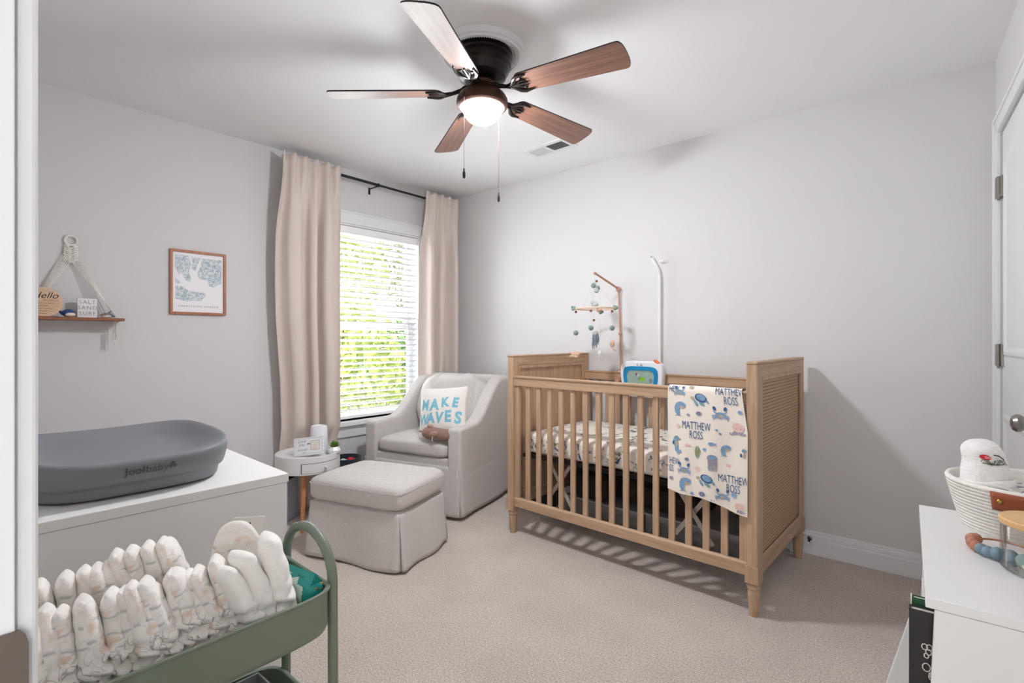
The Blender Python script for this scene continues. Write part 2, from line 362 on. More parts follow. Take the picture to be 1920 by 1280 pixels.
def struct(o, label=None, cat=None):
    o['kind'] = 'structure'
    if label: o['label'] = label
    if cat: o['category'] = cat
    return o
def nz(x, y, z, s=1): return noise.noise(Vector((x * s, y * s, z * s)))

def join_into(a, c, off=(0, 0, 0)):
    k = len(a.data.materials)
    for m in c.data.materials: a.data.materials.append(m)
    bm = bmesh.new(); bm.from_mesh(a.data); n = len(bm.faces); nv = len(bm.verts); bm.from_mesh(c.data)
    bm.verts.ensure_lookup_table(); bm.faces.ensure_lookup_table()
    for v in bm.verts[nv:]: v.co += Vector(off)
    for f in bm.faces[n:]: f.material_index += k
    bm.to_mesh(a.data); bm.free(); me = c.data; bpy.data.objects.remove(c); bpy.data.meshes.remove(me)

# flat text and shapes laid onto surfaces
def text2d(txt, size, shear=0, bold=0, sp=1, align='CENTER', seg=None, lsp=1, narrow=1):
    c = bpy.data.curves.new('t', 'FONT'); c.body = txt; c.size = size; c.shear = shear; c.offset = bold; c.space_character = sp
    c.align_x = align; c.align_y = 'CENTER'; c.resolution_u = 3; c.space_line = lsp
    o = bpy.data.objects.new('t', c); COL.objects.link(o); bpy.context.view_layer.update()
    me = bpy.data.meshes.new_from_object(o.evaluated_get(bpy.context.evaluated_depsgraph_get()))
    bm = bmesh.new(); bm.from_mesh(me); bmesh.ops.triangulate(bm, faces=bm.faces)
    if seg:
        for _ in range(5):
            es = [e for e in bm.edges if e.calc_length() > seg]
            if not es: break
            bmesh.ops.subdivide_edges(bm, edges=es, cuts=1, use_grid_fill=False); bmesh.ops.triangulate(bm, faces=bm.faces)
    bm.verts.index_update()
    v = [(p.co.x * narrow, p.co.y) for p in bm.verts]; f = [tuple(q.index for q in fc.verts) for fc in bm.faces]
    bm.free(); bpy.data.objects.remove(o); bpy.data.curves.remove(c); bpy.data.meshes.remove(me)
    return v, f
def put2d(mb, vf, fn, mi, dx=0, dy=0, rot=0):
    v, f = vf; c, s = math.cos(rot), math.sin(rot)
    mb.add([fn(dx + x * c - y * s, dy + x * s + y * c) for x, y in v], f, mi)
def ell(cx, cy, rx, ry=None, rot=0, n=12):
    ry = rx if ry is None else ry; c, s = math.cos(rot), math.sin(rot)
    p = [(cx, cy)] + [(cx + rx * math.cos(2 * PI * i / n) * c - ry * math.sin(2 * PI * i / n) * s, cy + rx * math.cos(2 * PI * i / n) * s + ry * math.sin(2 * PI * i / n) * c) for i in range(n)]
    return p, [(0, i + 1, (i + 1) % n + 1) for i in range(n)]
def poly(pts):
    n = len(pts); cx = sum(p[0] for p in pts) / n; cy = sum(p[1] for p in pts) / n
    return [(cx, cy)] + list(pts), [(0, i + 1, (i + 1) % n + 1) for i in range(n)]
def stroke(pts, w):
    L = []; Rr = []
    for i in range(len(pts)):
        a = pts[max(i - 1, 0)]; b = pts[min(i + 1, len(pts) - 1)]; dx, dy = b[0] - a[0], b[1] - a[1]; l = math.hypot(dx, dy) or 1
        ww = w * (1 - .6 * i / len(pts)) if w > 0 else -w
        L.append((pts[i][0] - dy / l * ww, pts[i][1] + dx / l * ww)); Rr.append((pts[i][0] + dy / l * ww, pts[i][1] - dx / l * ww))
    n = len(pts); return L + Rr, [(i, i + 1, n + i + 1, n + i) for i in range(n - 1)]

AL = math.atan2(.095, 3.165)                     # the window wall is a touch out of square
def wp(d, s, z=0): return (-3.38 + d * math.cos(AL) + s * math.sin(AL), -d * math.sin(AL) + s * math.cos(AL), z)

# ------------------------------------------------------------------ room shell
H = 2.44
YB = 3.165; YF = .055
def xr(y): return .248 + (3.165 - y) * .0385
o = MB().box(-3.7, 2.6, -2.2, 3.4, -.12, 0).build('floor', 'carpet'); struct(o, 'beige cut pile carpet covering the whole floor', 'carpet')
o = MB().box(-3.6, 2.6, -2.2, 3.3, H, H + .1).build('ceiling', 'ceil'); struct(o)
S0, S1, Z0, Z1 = 1.86, 2.775, .567, 2.035
b = MB()
b.box(-.14, 0, -.05, S0, 0, H); b.box(-.14, 0, S1, 3.3, 0, H); b.box(-.14, 0, S0, S1, 0, Z0); b.box(-.14, 0, S0, S1, Z1, H)
struct(b.build('wall_left', 'wall', loc=wp(0, 0), rot=-AL))
struct(MB().box(-3.45, .6, YB, YB + .12, 0, H).build('wall_back', 'wall'))
DY0, DY1, DZ = 2.24, 3.02, 2.07                       # closet door opening on the right wall
RA = math.atan(.0385)                                 # right wall local frame: origin at back corner, +s toward the camera, d into the room (-x)
def rp(d, s, z=0): return (.248 + s * math.sin(RA) - d * math.cos(RA), 3.165 - s * math.cos(RA) - d * math.sin(RA), z)
RROT = RA
# local axes for the right wall: local x = away from the room, local y = towards the back corner
b = MB(); b.box(0, .12, -3.5, -.93, 0, H); b.box(0, .12, -.145, .05, 0, H); b.box(0, .12, -.93, -.145, DZ, H); b.box(.12, .16, -1.0, 0, 0, DZ + .1)
struct(b.build('wall_right', 'wall', loc=(.248, 3.165, 0), rot=RROT))
JX = -.545; JR = xr(0) - .08
b = MB(); b.box(-3.5, JX - .015, YF - .115, YF, 0, H); b.box(JR + .015, 2.5, YF - .115, YF, 0, H); b.box(JX - .015, JR + .015, YF - .115, YF, 2.06, H)
struct(b.build('wall_front', 'wall'))
# hallway the camera looks out of
b = MB(); b.box(-1.6, -1.5, -2.1, YF - .115, 0, H); b.box(2.4, 2.5, -2.1, YF - .115, 0, H); b.box(-1.6, 2.5, -2.2, -2.1, 0, H)
struct(b.build('wall_hall', 'wall'))

def base_prof(t=.014, h=.125):
    return [(0, 0), (t, 0), (t, h - .045), (t - .002, h - .04), (t - .003, h - .02), (t - .006, h - .016), (t - .007, h - .004), (0, h)]
# baseboards: local x out of wall into the room
o = MB().prism([(x, z) for x, z in base_prof()], 1, -3.3, 0, 0).build('baseboard_left', 'trimw', loc=wp(0, 0), rot=-AL)
o.data.transform(Matrix.Translation((0, 3.18, 0))); struct(o)
o = MB().prism([(YB - x, z) for x, z in base_prof()], 0, -3.3, .248).build('baseboard_back', 'trimw'); struct(o)
b = MB(); pr = [(-x, z) for x, z in base_prof()]
b.prism(pr, 1, -3.1, -1.0); b.prism(pr, 1, -.085, 0)
struct(b.build('baseboard_right', 'trimw', loc=(.248, 3.165, 0), rot=RROT))
struct(MB().prism([(YF + x, z) for x, z in base_prof()], 0, -3.3, JX - .075).build('baseboard_front', 'trimw'))

# ---- entry door frame (trim_1), close on the left of the camera
t = MB(); t.box(JX - .02, JX, YF - .125, YF, 0, 2.04); t.box(JR, JR + .02, YF - .125, YF, 0, 2.04); t.box(JX - .02, JR + .02, YF - .125, YF, 2.04, 2.06)
tr = t.build('trim_1', 'trimw', bevel=.001); struct(tr, 'white painted door frame at the left edge, with a dark strike plate', 'door frame')
c = MB()
for x0, x1 in ((JX - .065, JX - .004), (JR + .004, JR + .065)): c.box(x0, x1, YF, YF + .014, 0, 2.12)
c.box(JX - .065, JR + .065, YF, YF + .014, 2.045, 2.12)
c.build('casing', 'trimw', tr, bevel=.004, seg=3)
pl_ = [(-.012, 0), (.004, 0), (.0075, .004), (.0095, .012), (.0095, .048), (.0075, .056), (.004, .06), (-.012, .06)]
s = MB().prism([(YF - .002 + y, .887 + z) for y, z in pl_], 0, JX + .0003, JX + .0016)
s.build('strike_plate', mat('taupe_metal', (120, 110, 102), .35, metal=.6), tr)['label'] = 'taupe metal strike plate'
MB().tube([(JX + .0005, YF + .003, .90), (JX + .003, YF + .003, .90)], .0006, 8).build('nail_hole', 'bronze', tr)

# ---- window_1 on the left wall
wi = struct(thing('window_1', 'white double hung window with foliage outside, behind the slatted blind', 'window', wp(0, 0), -AL))
c = MB()
c.box(0, .018, S0 - .075, S1 + .075, Z1, Z1 + .086); c.box(0, .018, S0 - .075, S0, Z0, Z1); c.box(0, .018, S1, S1 + .075, Z0, Z1)
c.box(0, .024, S0 - .08, S1 + .08, Z1 + .076, Z1 + .09)
c.build('casing', 'trimw', wi, bevel=.003)
bx('window_sill', 'trimw', wi, -.09, .05, S0 - .10, S1 + .10, Z0 - .034, Z0, bevel=.006, seg=3)
bx('apron', 'trimw', wi, 0, .016, S0 - .075, S1 + .075, Z0 - .118, Z0 - .034, bevel=.003)
c = MB(); c.box(-.135, -.001, S0, S0 + .012, Z0, Z1); c.box(-.135, -.001, S1 - .012, S1, Z0, Z1); c.box(-.135, -.001, S0, S1, Z1 - .012, Z1)
c.build('jamb', 'trimw', wi)
def sash(name, x, z0, z1):
    c = MB(); w = .042
    c.box(x - .035, x, S0 + .012, S0 + .012 + w, z0, z1); c.box(x - .035, x, S1 - .012 - w, S1 - .012, z0, z1)
    c.box(x - .035, x, S0 + .012 + w, S1 - .012 - w, z0, z0 + w); c.box(x - .035, x, S0 + .012 + w, S1 - .012 - w, z1 - w, z1)
    f = c.build('sash', 'trimw', wi, bevel=.003)
    MB().box(x - .02, x - .016, S0 + .05, S1 - .05, z0 + w - .004, z1 - w + .004).build('glass_pane', 'glass', f)
sash('sash', -.082, Z0 + .002, 1.31); sash('sash', -.119, 1.27, Z1 - .012)

# ---- door_1, closet door on the right wall
dr = struct(thing('door_1', 'white panelled closet door with nickel hinges on the right wall', 'door', (.248, 3.165, 0), RROT))
c = MB(); c.box(-.016, 0, -.145, -.085, 0, DZ + .065); c.box(-.016, 0, -.99, -.93, 0, DZ + .065); c.box(-.016, 0, -.99, -.085, DZ + .002, DZ + .065)
c.box(-.022, 0, -.1, -.085, 0, DZ + .065); c.box(-.022, 0, -.99, -.085, DZ + .052, DZ + .065)
c.build('casing', 'trimw', dr, bevel=.003)
d0, d1 = -.924, -.151
c = MB(); c.box(.004, .039, d0, d1, .012, DZ - .004)
leafd = c.build('door_panel', 'trimw', dr, bevel=.002)
for y0, y1, z0, z1 in ((-.865, -.21, 1.10, 1.93), (-.865, -.21, .22, .86)):
    c = MB()
    top = z1 > 1.5
    def pz(y, z1=z1, top=top): return z1 + (.06 * math.sin(PI * (y + .865) / .655) if top else 0)
    for k, (ins, dd) in enumerate(((0, .004), (.014, -.002), (.03, .006), (.05, .001))): pass
    ys = [y0 + (y1 - y0) * i / 12 for i in range(13)]
    out = [(y0, z0), (y1, z0)] + [(y, pz(y)) for y in ys[::-1]]
    cy, cz = (y0 + y1) / 2, (z0 + z1) / 2
    def ins(p, a): return (p[0] + (a if p[0] < cy - .1 else -a if p[0] > cy + .1 else 0), p[1] + (a if p[1] < cz else -a))
    rings = [(0, .004), (.01, -.003), (.022, -.003), (.045, .006), (.05, .006)]
    vs = []
    for a, x in rings: vs += [(x,) + ins(p, a) for p in out]
    n = len(out); fs = []
    for r in range(len(rings) - 1):
        for i in range(n): fs.append((r * n + i, r * n + (i + 1) % n, (r + 1) * n + (i + 1) % n, (r + 1) * n + i))
    fs.append(tuple(range((len(rings) - 1) * n, len(rings) * n)))
    c.add(vs, fs, 0); c.build('panel_moulding', 'trimw', dr)
for z in (.30, 1.105, 1.83):
    c = MB(); c.tube([(-.009, -.147, z - .048), (-.009, -.147, z + .048)], .0075, 10); c.box(-.005, .004, -.185, -.147, z - .045, z + .045); c.box(-.0175, -.016, -.147, -.122, z - .045, z + .045)
    for q in (-.016, .016): c.box(-.0175, -.001, -.155, -.139, z + q - .001, z + q + .001)
    c.tube([(-.009, -.147, z - .055), (-.009, -.147, z - .048)], [.004, .006], 8)
    c.build('hinge', 'nickel', dr)
kn = MB().lathe([(0, 0), (.03, 0), (.032, .006), (.014, .01), (.011, .03), (.02, .036), (.028, .046), (.029, .056), (.022, .066), (.01, .070), (0, .071)], 28, T=Matrix.Translation((.004, -.853, .90)) @ Matrix.Rotation(R_(-90), 4, 'Y') @ Matrix.Translation((0, 0, 0)))
kn.build('door_knob', 'nickel', dr)

# door stop and a charging cable by the back baseboard
t = thing('door_stop', 'small spring door stop with white tip on the back baseboard', 'door stop', (-.486, YB - .0155, .088))
MB().lathe([(0, 0), (.012, .001), (.012, .006), (.006, .01)], 16, T=Matrix.Rotation(R_(90), 4, 'X')).build('base', 'nickel', t)
MB().tube([(.004 * math.cos(k * 1.3), -.01 - .0012 * k, .004 * math.sin(k * 1.3) - .0003 * k) for k in range(34)], .0013, 6).build('spring', 'darkbronze', t)
MB().sph((0, -.055, -.010), .007, 12, 8).build('tip', 'white', t)
t = thing('power_adapter', 'small white plug with thin cable behind the right back crib leg', 'adapter', (-.568, 3.10, 0))
bx('plug', 'white', t, -.012, .012, .02, .045, .0, .05, bevel=.004)
MB().tube([(0.01, .03, .02), (.035, .02, .006), (.05, -.005, .003), (.02, -.02, .003), (-.05, -.01, .003), (-.12, .0, .003), (-.2, .02, .003), (-.3, .02, .003)], .0022, 6).build('cable', 'white', t)

# ------------------------------------------------------------------ outside the window
struct(MB().box(-22, -3.9, -8, 22, -.6, -.5).build('garden_ground', mat('pinkish_mulch', (170, 140, 128), .95, bump=.6, bscale=30, var=.3, vscale=5)))
gm = [mat('leaf_yellow_green', (176, 196, 92), .5, var=.3, vscale=2), mat('leaf_mid_green', (112, 146, 74), .5, var=.3, vscale=2), mat('leaf_olive', (150, 160, 110), .5, var=.3, vscale=2)]
def shrub(x, y, h, w, mi, label, name='shrub', trunk=False, n=2600, leaf=.09):
    b = MB(); rnd = random.Random(int(x * 77 + y * 13))
    t = thing(name, label, 'tree' if trunk else 'shrub', (x, y, -.5), 0, 'plants outside the window')
    for _ in range(n):
        while True:
            p = Vector((rnd.uniform(-1, 1), rnd.uniform(-1, 1), rnd.uniform(-1, 1)))
            if .35 < p.length < 1: break
        q = Vector((p.x * w, p.y * w, h * (.5 if not trunk else .68) + p.z * h * (.5 if not trunk else .32)))
        q += q.normalized() * .15 * nz(q.x, q.y, q.z, 2)
        a = Vector((rnd.gauss(0, 1), rnd.gauss(0, 1), rnd.gauss(0, 1))).normalized(); c = a.orthogonal().normalized(); l = leaf * rnd.uniform(.6, 1.3)
        b.add([q - a * l, q + c * l * .4, q + a * l, q - c * l * .4], [(0, 1, 2, 3)])
    b.build('foliage', gm[mi], t)
    s = MB()
    for k in range(1 if trunk else 4):
        dx, dy = (0, 0) if trunk else (rnd.uniform(-.3, .3) * w, rnd.uniform(-.3, .3) * w)
        s.tube([(dx * .2, dy * .2, 0), (dx, dy, h * .5), (dx * 1.4, dy * 1.4, h * .8)], [.09 if trunk else .03, .06 if trunk else .02, .01], 8)
    s.build('trunk' if trunk else 'stem', mat('bark', (104, 88, 76), .9, bump=.5, bscale=40), t)
shrub(-6.6, 4.0, 2.3, 1.0, 0, 'yellow green bushy shrub nearest outside the window on the left')
shrub(-7.0, 6.4, 1.9, 1.1, 1, 'darker green shrub outside the window, right of the yellow green one')
shrub(-9.6, 5.4, 2.2, 1.3, 2, 'olive toned shrub farther back outside the window')
shrub(-10.5, 8.9, 2.4, 1.5, 1, 'mid green shrub farthest right outside the window')
shrub(-14, 8.0, 6.0, 2.0, 0, 'tall pale yellow green tree beyond the shrubs outside', 'garden_tree', True, 2600, .13)
shrub(-14, 12.6, 6.5, 2.2, 2, 'tall olive tree beyond the shrubs at the window right side', 'garden_tree', True, 2600, .13)
shrub(-14, 4.0, 5.6, 1.7, 1, 'thin green tree beyond the shrubs at the window left side', 'garden_tree', True, 1500, .13)

# ------------------------------------------------------------------ blind
t = thing('window_blind', 'white horizontal slat blind lowered over the window', 'blind', wp(0, 0), -AL)
bx('valance', 'blind', t, -.06, -.004, S0 + .015, S1 - .015, 1.962, 2.02, bevel=.004)
b = MB(); nsl = 30
pit = (1.945 - .615) / nsl
for i in range(nsl):
    z = .615 + .02 + pit * i
    T = Matrix.Translation((-.036, 0, z)) @ Matrix.Rotation(R_(-20), 4, 'Y')
    b.add([(-.025, S0 + .018, 0), (0, S0 + .018, .0022), (.025, S0 + .018, 0), (-.025, S1 - .018, 0), (0, S1 - .018, .0022), (.025, S1 - .018, 0)], [(0, 1, 4, 3), (1, 2, 5, 4)], 0, True, T)
b.build('slats', 'blind', t, solid=.0028)
bx('bottom_rail', 'blind', t, -.062, -.012, S0 + .018, S1 - .018, .578, .602, bevel=.004)
b = MB()
for s in (2.0, 2.28, 2.62):
    for x in (-.0095, -.0625): b.tube([(x, s, .60), (x, s, 1.96)], .0009, 5)
b.build('ladder_cord', 'string', t)
MB().tube([(-.006, 2.66, 1.98), (-.004, 2.66, 1.2)], .0018, 6).build('pull_cord', 'string', t)
MB().lathe([(0, 0), (.005, .003), (.006, .02), (.003, .04), (0, .041)], 12, (-.004, 2.66, 1.16)).build('cord_tassel', 'blind', t)

# ------------------------------------------------------------------ curtain rod + curtains
t = thing('curtain_rod', 'black metal curtain rod above the window', 'curtain rod', wp(.1, 1.5, 2.345), -AL)
MB().tube([(0, .10, .005), (0, .80, .0)], .0105, 12).build('rod', 'black', t)
MB().tube([(0, .78, .0), (0, 1.60, -.006)], .0088, 12).build('inner_rod', 'black', t)
MB().lathe([(.011, 0), (.014, .002), (.014, .012), (.011, .014)], 16, T=Matrix.Translation((0, .795, 0)) @ Matrix.Rotation(R_(-90), 4, 'X')).build('collar', 'black', t)
for s in (.095, 1.605): MB().sph((0, s, 0), .012, 14, 10).build('finial', 'black', t)
for s in (.785, .15, 1.55):
    b = MB(); b.box(-.1, -.096, s - .009, s + .009, -.055, -.004); b.box(-.1, .0, s - .006, s + .006, -.018, -.012); b.box(-.013, .013, s - .006, s + .006, -.018, -.011)
    b.build('bracket', 'black', t, bevel=.001)

def curtain(label, sL, sR, nf, ph, zb, seed, side):
    t = thing('curtain', label, 'curtain', wp(.14, (sL(0) + sR(0)) / 2, 0), -AL, 'beige curtains at the window')
    sc0 = (sL(0) + sR(0)) / 2
    def fn(u, v):
        z = 2.385 - v * (2.385 - zb)
        a, c = sL(v), sR(v)
        kb = min(1, max(0, (v - .02) / .22)); kb = kb * kb * (3 - 2 * kb)
        uu = u + .035 * math.sin(3 * PI * u + seed) * kb + .012 * math.sin(4 * v + 9 * u) * kb
        top = math.sin(2 * PI * (nf * 1.5) * u + ph) ** 1
        bot = math.sin(2 * PI * nf * uu + ph * .7 + .5 * v + seed)
        bot = math.copysign(abs(bot) ** (.65 if bot > 0 else 1.1), bot)
        w = (1 - kb) * math.copysign(abs(top) ** .7, top) * (.017 + .004 * math.sin(9 * u + seed)) + kb * bot * (.040 + .012 * v + .008 * math.sin(7 * u + seed * 2)) + (1 - kb) * .003
        zp = (.62, .42) if side == 0 else (.84, .62)
        kp = max(0, min(1, (zp[0] - z) / (zp[0] - zp[1]))); kp = kp * kp * (3 - 2 * kp)
        w = w * (1 - kp) + kp * (w * .24 - .066)
        pinch = -.004 if abs(z - 2.315) < .012 else 0
        s = a + (c - a) * u + .006 * math.cos(2 * PI * nf * 2 * uu + seed) * kb
        return (w + .004 * nz(s, z, seed, 3) + pinch, s - sc0, z + (.006 * math.sin(2 * PI * nf * 1.5 * u + 1) if v < .01 else 0))
    MB().grid(fn, 150, 110).build('cloth', 'curtain', t, solid=.003)
    # stitched rod-pocket line
    MB().tube([tuple(Vector(fn(i / 150, (2.385 - 2.312) / (2.385 - zb))) + Vector((.0022, 0, 0))) for i in range(151)], .0011, 5).build('seam', mat('curtain_seam', (168, 150, 138), .9), t)
curtain('beige curtain panel left of the window, hanging behind the round side table', lambda v: 1.555 - .028 * math.sin(min(1, v * 1.6) * PI) + .045 * max(0, v - .45), lambda v: 1.972 - .004 * v, 3.6, 1.9, .03, 1.3, 0)
curtain('beige curtain panel right of the window, hanging behind the armchair in the corner', lambda v: 2.723 - .03 * math.sin(v * PI * .9), lambda v: 3.105 - .01 * v, 3.1, .6, .03, 4.1, 1)

# ------------------------------------------------------------------ ceiling fan
FX, FY = -1.51, 1.625
t = thing('ceiling_medallion', 'round white beaded plaster medallion around the fan on the ceiling', 'ceiling medallion', (FX, FY, H))
b = MB(); b.lathe([(.0, -.004), (.125, -.004), (.13, -.008), (.14, -.01), (.145, -.018), (.158, -.019), (.162, -.026), (.172, -.027), (.176, -.02), (.186, -.018), (.192, -.008), (.196, -.003), (.197, 0)], 72)
b.build('disc', 'plaster', t)
b = MB()
for k in range(90):
    a = 2 * PI * k / 90; b.sph((.151 * math.cos(a), .151 * math.sin(a), -.020), .0044, 8, 5)
b.build('bead_ring', 'plaster', t)
fan = thing('ceiling_fan', 'five blade wooden ceiling fan with a lit frosted bowl lamp', 'ceiling fan', (FX, FY, 0))
MB().lathe([(0, 2.434), (.128, 2.434), (.134, 2.425), (.134, 2.410), (.126, 2.404), (.130, 2.395), (.128, 2.372), (.119, 2.362), (.118, 2.352), (.108, 2.338), (.104, 2.326), (.086, 2.315), (.07, 2.31), (0, 2.31)], 56).build('motor_housing', 'darkbronze', fan)
MB().lathe([(0, 2.312), (.052, 2.312), (.058, 2.300), (.052, 2.290), (.056, 2.282), (.064, 2.276), (.085, 2.262), (.103, 2.245), (.112, 2.228), (.114, 2.214), (.111, 2.200), (.104, 2.194), (.098, 2.192), (.091, 2.197), (.088, 2.206), (0, 2.206)], 56).build('light_kit', 'bronze', fan)
MB().lathe([(0, 2.2055), (.086, 2.2055), (.088, 2.198), (.086, 2.182), (.076, 2.158), (.060, 2.141), (.041, 2.131), (.020, 2.1265), (0, 2.125)], 48).build('glass_bowl', 'bulb', fan)['label'] = 'lit frosted glass bowl'
for k in range(5):
    a = R_(-65 + 72 * k)
    T = Matrix.Rotation(a, 4, 'Z') @ Matrix.Translation((0, 0, 2.262)) @ Matrix.Rotation(R_(-2.6), 4, 'Y').inverted() @ Matrix.Rotation(R_(-13), 4, 'X')
    def outline():
        pts = []
        L0, L1 = .175, .665
        for i in range(9): q = PI / 2 + PI * i / 8; pts.append((L0 + .035 + .035 * math.cos(q), .053 * math.sin(q)))
        for i in range(13):
            q = -PI / 2 + PI * i / 12; pts.append((L1 - .028 + .028 * math.copysign(abs(math.cos(q)) ** .7, math.cos(q)), .070 * math.copysign(abs(math.sin(q)) ** .75, math.sin(q))))
        return pts
    b = MB(); b.prism(outline(), 2, -.003, .003)
    for i in range(1, len(b.m)): b.m[i] = 1 if i >= 2 else 0
    bl = b.build('blade', ['blade', 'black'], fan); bl.matrix_local = T
    # decorative blade iron, a child of its blade
    b = MB()
    for sg in (-1, 1):
        b.tube([(.085, 0, .012), (.13, 0, -.002), (.165, sg * .012, -.008), (.185, sg * .034, -.009), (.205, sg * .045, -.008), (.245, sg * .043, -.007)], [.010, .008, .008, .009, .008, .004], 8)
        b.tube([(.175, sg * .005, -.008), (.21, sg * .018, -.008), (.232, sg * .012, -.008)], [.005, .005, .003], 6)
        b.sph((.212, sg * .028, -.006), (.006, .006, .003), 8, 6)
    b.tube([(.165, 0, -.008), (.235, 0, -.007)], [.008, .004], 8); b.sph((.055, 0, .02), (.035, .016, .012), 12, 8)
    b.build('blade_iron', 'darkbronze', bl)
cr = Vector((math.cos(R_(39.5)), math.sin(R_(39.5)), 0)); cf = Vector((-math.sin(R_(39.5)), math.cos(R_(39.5)), 0))
for p, z0, z1 in ((cr * -.072 - cf * .088, 2.235, 1.885), (cr * .070 + cf * .085, 2.235, 1.832)):
    b = MB(); n = 60
    for i in range(n): b.sph((p.x, p.y, z0 - (z0 - z1) * i / n), .0016, 6, 4)
    b.tube([(p.x, p.y, z0), (p.x, p.y, z1)], .0006, 4)
    ch = b.build('pull_chain', 'bronze', fan)
    MB().lathe([(0, .03), (.003, .028), (.0035, .018), (.0065, .008), (.006, -.008), (.003, -.014), (0, -.015)], 14, (p.x, p.y, z1 - .015)).build('fob', 'black', ch)

# ceiling vent
t = thing('ceiling_vent', 'white rectangular ceiling air vent with slats near the fan', 'vent', (-1.925, 2.722, H), R_(-4))
b = MB(); b.box(-.175, .175, -.085, -.052, -.006, 0); b.box(-.175, .175, .052, .085, -.006, 0); b.box(-.175, -.14, -.052, .052, -.006, 0); b.box(.14, .175, -.052, .052, -.006, 0); b.box(-.006, .006, -.052, .052, -.006, 0)
b.build('frame', 'plaster', t, bevel=.0015)
MB().box(-.14, .14, -.052, .052, -.0012, -.0004).build('duct_opening', 'dark', t)  # dark plate, stands in for the shade inside the duct
for k in range(26):
    x = -.134 + k * .0107
    if abs(x) < .008: continue
    MB().box(-.0046, .0046, -.052, .052, -.0005, .0005, T=Matrix.Translation((x, 0, -.0035)) @ Matrix.Rotation(R_(-38 if x < 0 else 32), 4, 'Y')).build('slat', 'plaster', t)

# ------------------------------------------------------------------ wall shelf with macrame, and its contents
sh = thing('macrame_shelf', 'small walnut shelf hanging on the wall from white macrame cords', 'hanging shelf', wp(0, .542, 1.283), -AL)
MB().box(.006, .115, -.215, .200, -.014, 0).build('shelf_board', 'walnut', sh, bevel=.002)
MB().torus((.012, 0, .392), .024, .0055, 32, 8, axis=0).build('ring', 'rope', sh)
b = MB()
for k in range(7):
    z = .365 - k * .011
    for sg in (-1, 1):
        b.tube([(.012, sg * .026, z), (.02, sg * .012, z - .008), (.012, 0, z - .016)], .0042, 6)
        b.tube([(.010, sg * .002, z + .004), (.016, sg * .014, z - .004), (.010, sg * .026, z - .010)], .0035, 6)
for sg in (-1, 1): b.tube([(.012, sg * .012, .372), (.012, sg * .025, .35), (.014, sg * .023, .30), (.014, sg * .006, .278)], .004, 6)
b.build('knotwork', 'rope', sh)
for sg in (-1, 1):
    b = MB()
    for k in range(6):
        y0 = sg * (.024 - .0035 * k); z0 = .335 - .011 * k; dd = .012 + .017 * k
        b.tube([(.014, y0, z0), (.02 + dd, sg * .171, .003)], .0019, 6)
    b.build('cord', 'rope', sh)
    b = MB(); rnd = random.Random(5)
    for k in range(12):
        x = .03 + rnd.uniform(0, .07); y = sg * (.171 + rnd.uniform(-.006, .006)); L = rnd.uniform(.09, .135)
        b.tube([(x, y, -.014), (x + rnd.uniform(-.006, .006), y + rnd.uniform(-.006, .006), -.014 - L * .5), (x + rnd.uniform(-.01, .01), y + rnd.uniform(-.012, .012), -.014 - L)], .0013, 5)
    b.torus((.06, sg * .171, -.028), .004, .003, 10, 6)
    b.build('tassel', 'rope', sh)
ZS = 1.2835
def onshelf(name, label, cat, s, d, rz=0): return thing(name, label, cat, wp(d, s, ZS), -AL + rz)
# round hello world sign
t = onshelf('round_sign', 'round pale wood sign with black script hello on the wall shelf', 'sign', .430, .107)
T = Matrix.Rotation(R_(-8), 4, 'Y')
b = MB(); n = 48; R = .071
b.prism([(R * math.cos(2 * PI * i / n), R + R * math.sin(2 * PI * i / n)) for i in range(n)], 0, -.005, 0, T=T)
fn = lambda x, y: tuple(T @ Vector((.0006, x, y)))
put2d(b, text2d('Hello', .044, shear=.35), fn, 1, .004, .102)
put2d(b, text2d('WORLD', .014, sp=1.2), fn, 2, .026, .079)
for k, tx in enumerate(('born this summer', 'with love', 'from us', 'at 7:14 in the', 'morning')): pass
for k in range(5):
    y = .062 - k * .0125; w = math.sqrt(max(0, R * R - (R - y) ** 2)) * .8
    put2d(b, stroke([(-w, y), (w, y)], -.0004), fn, 2)
    rr = random.Random(k)
    put2d(b, stroke([(-w + j * .0032, y + .003 + rr.uniform(-.0018, .0018)) for j in range(int((1.35 + .5 * rr.random()) * w / .0032))], -.0006), fn, 1)
b.build('disc', ['disc', 'ink', 'bead'], t)
# blue whale
t = onshelf('whale_toy', 'small navy blue and cream whale toy on the wall shelf', 'toy', .522, .07, R_(0))
b = MB(); b.sph((0, .002, .020), (.018, .026, .020), 20, 12)
b.tube([(0, -.018, .02), (0, -.028, .025), (0, -.033, .03)], [.012, .006, .004], 8); b.sph((0, -.034, .033), (.010, .005, .003), 8, 6)
b.build('body', 'bluetoy', t)
MB().sph((.003, .006, .013), (.019, .0225, .0135), 20, 12).build('belly', 'cream', t)
MB().sph((.017, .012, .022), .0022, 8, 6).build('eye', 'ink', t)
# salt sand surf block
t = onshelf('block_sign', 'square white block sign reading SALT SAND SURF on the wall shelf', 'sign', .598, .062)
b = MB(); b.box(-.015, 0, -.039, .039, 0, .098)
b.build('block', 'satin', t, bevel=.001)
b = MB(); put2d(b, text2d('SALT\nSAND\nSURF', .0265, sp=1.2, lsp=1.08, bold=-.0003), lambda x, y: (.0012, x, y), 0, 0, .050)
b.build('lettering', 'greyink', t)
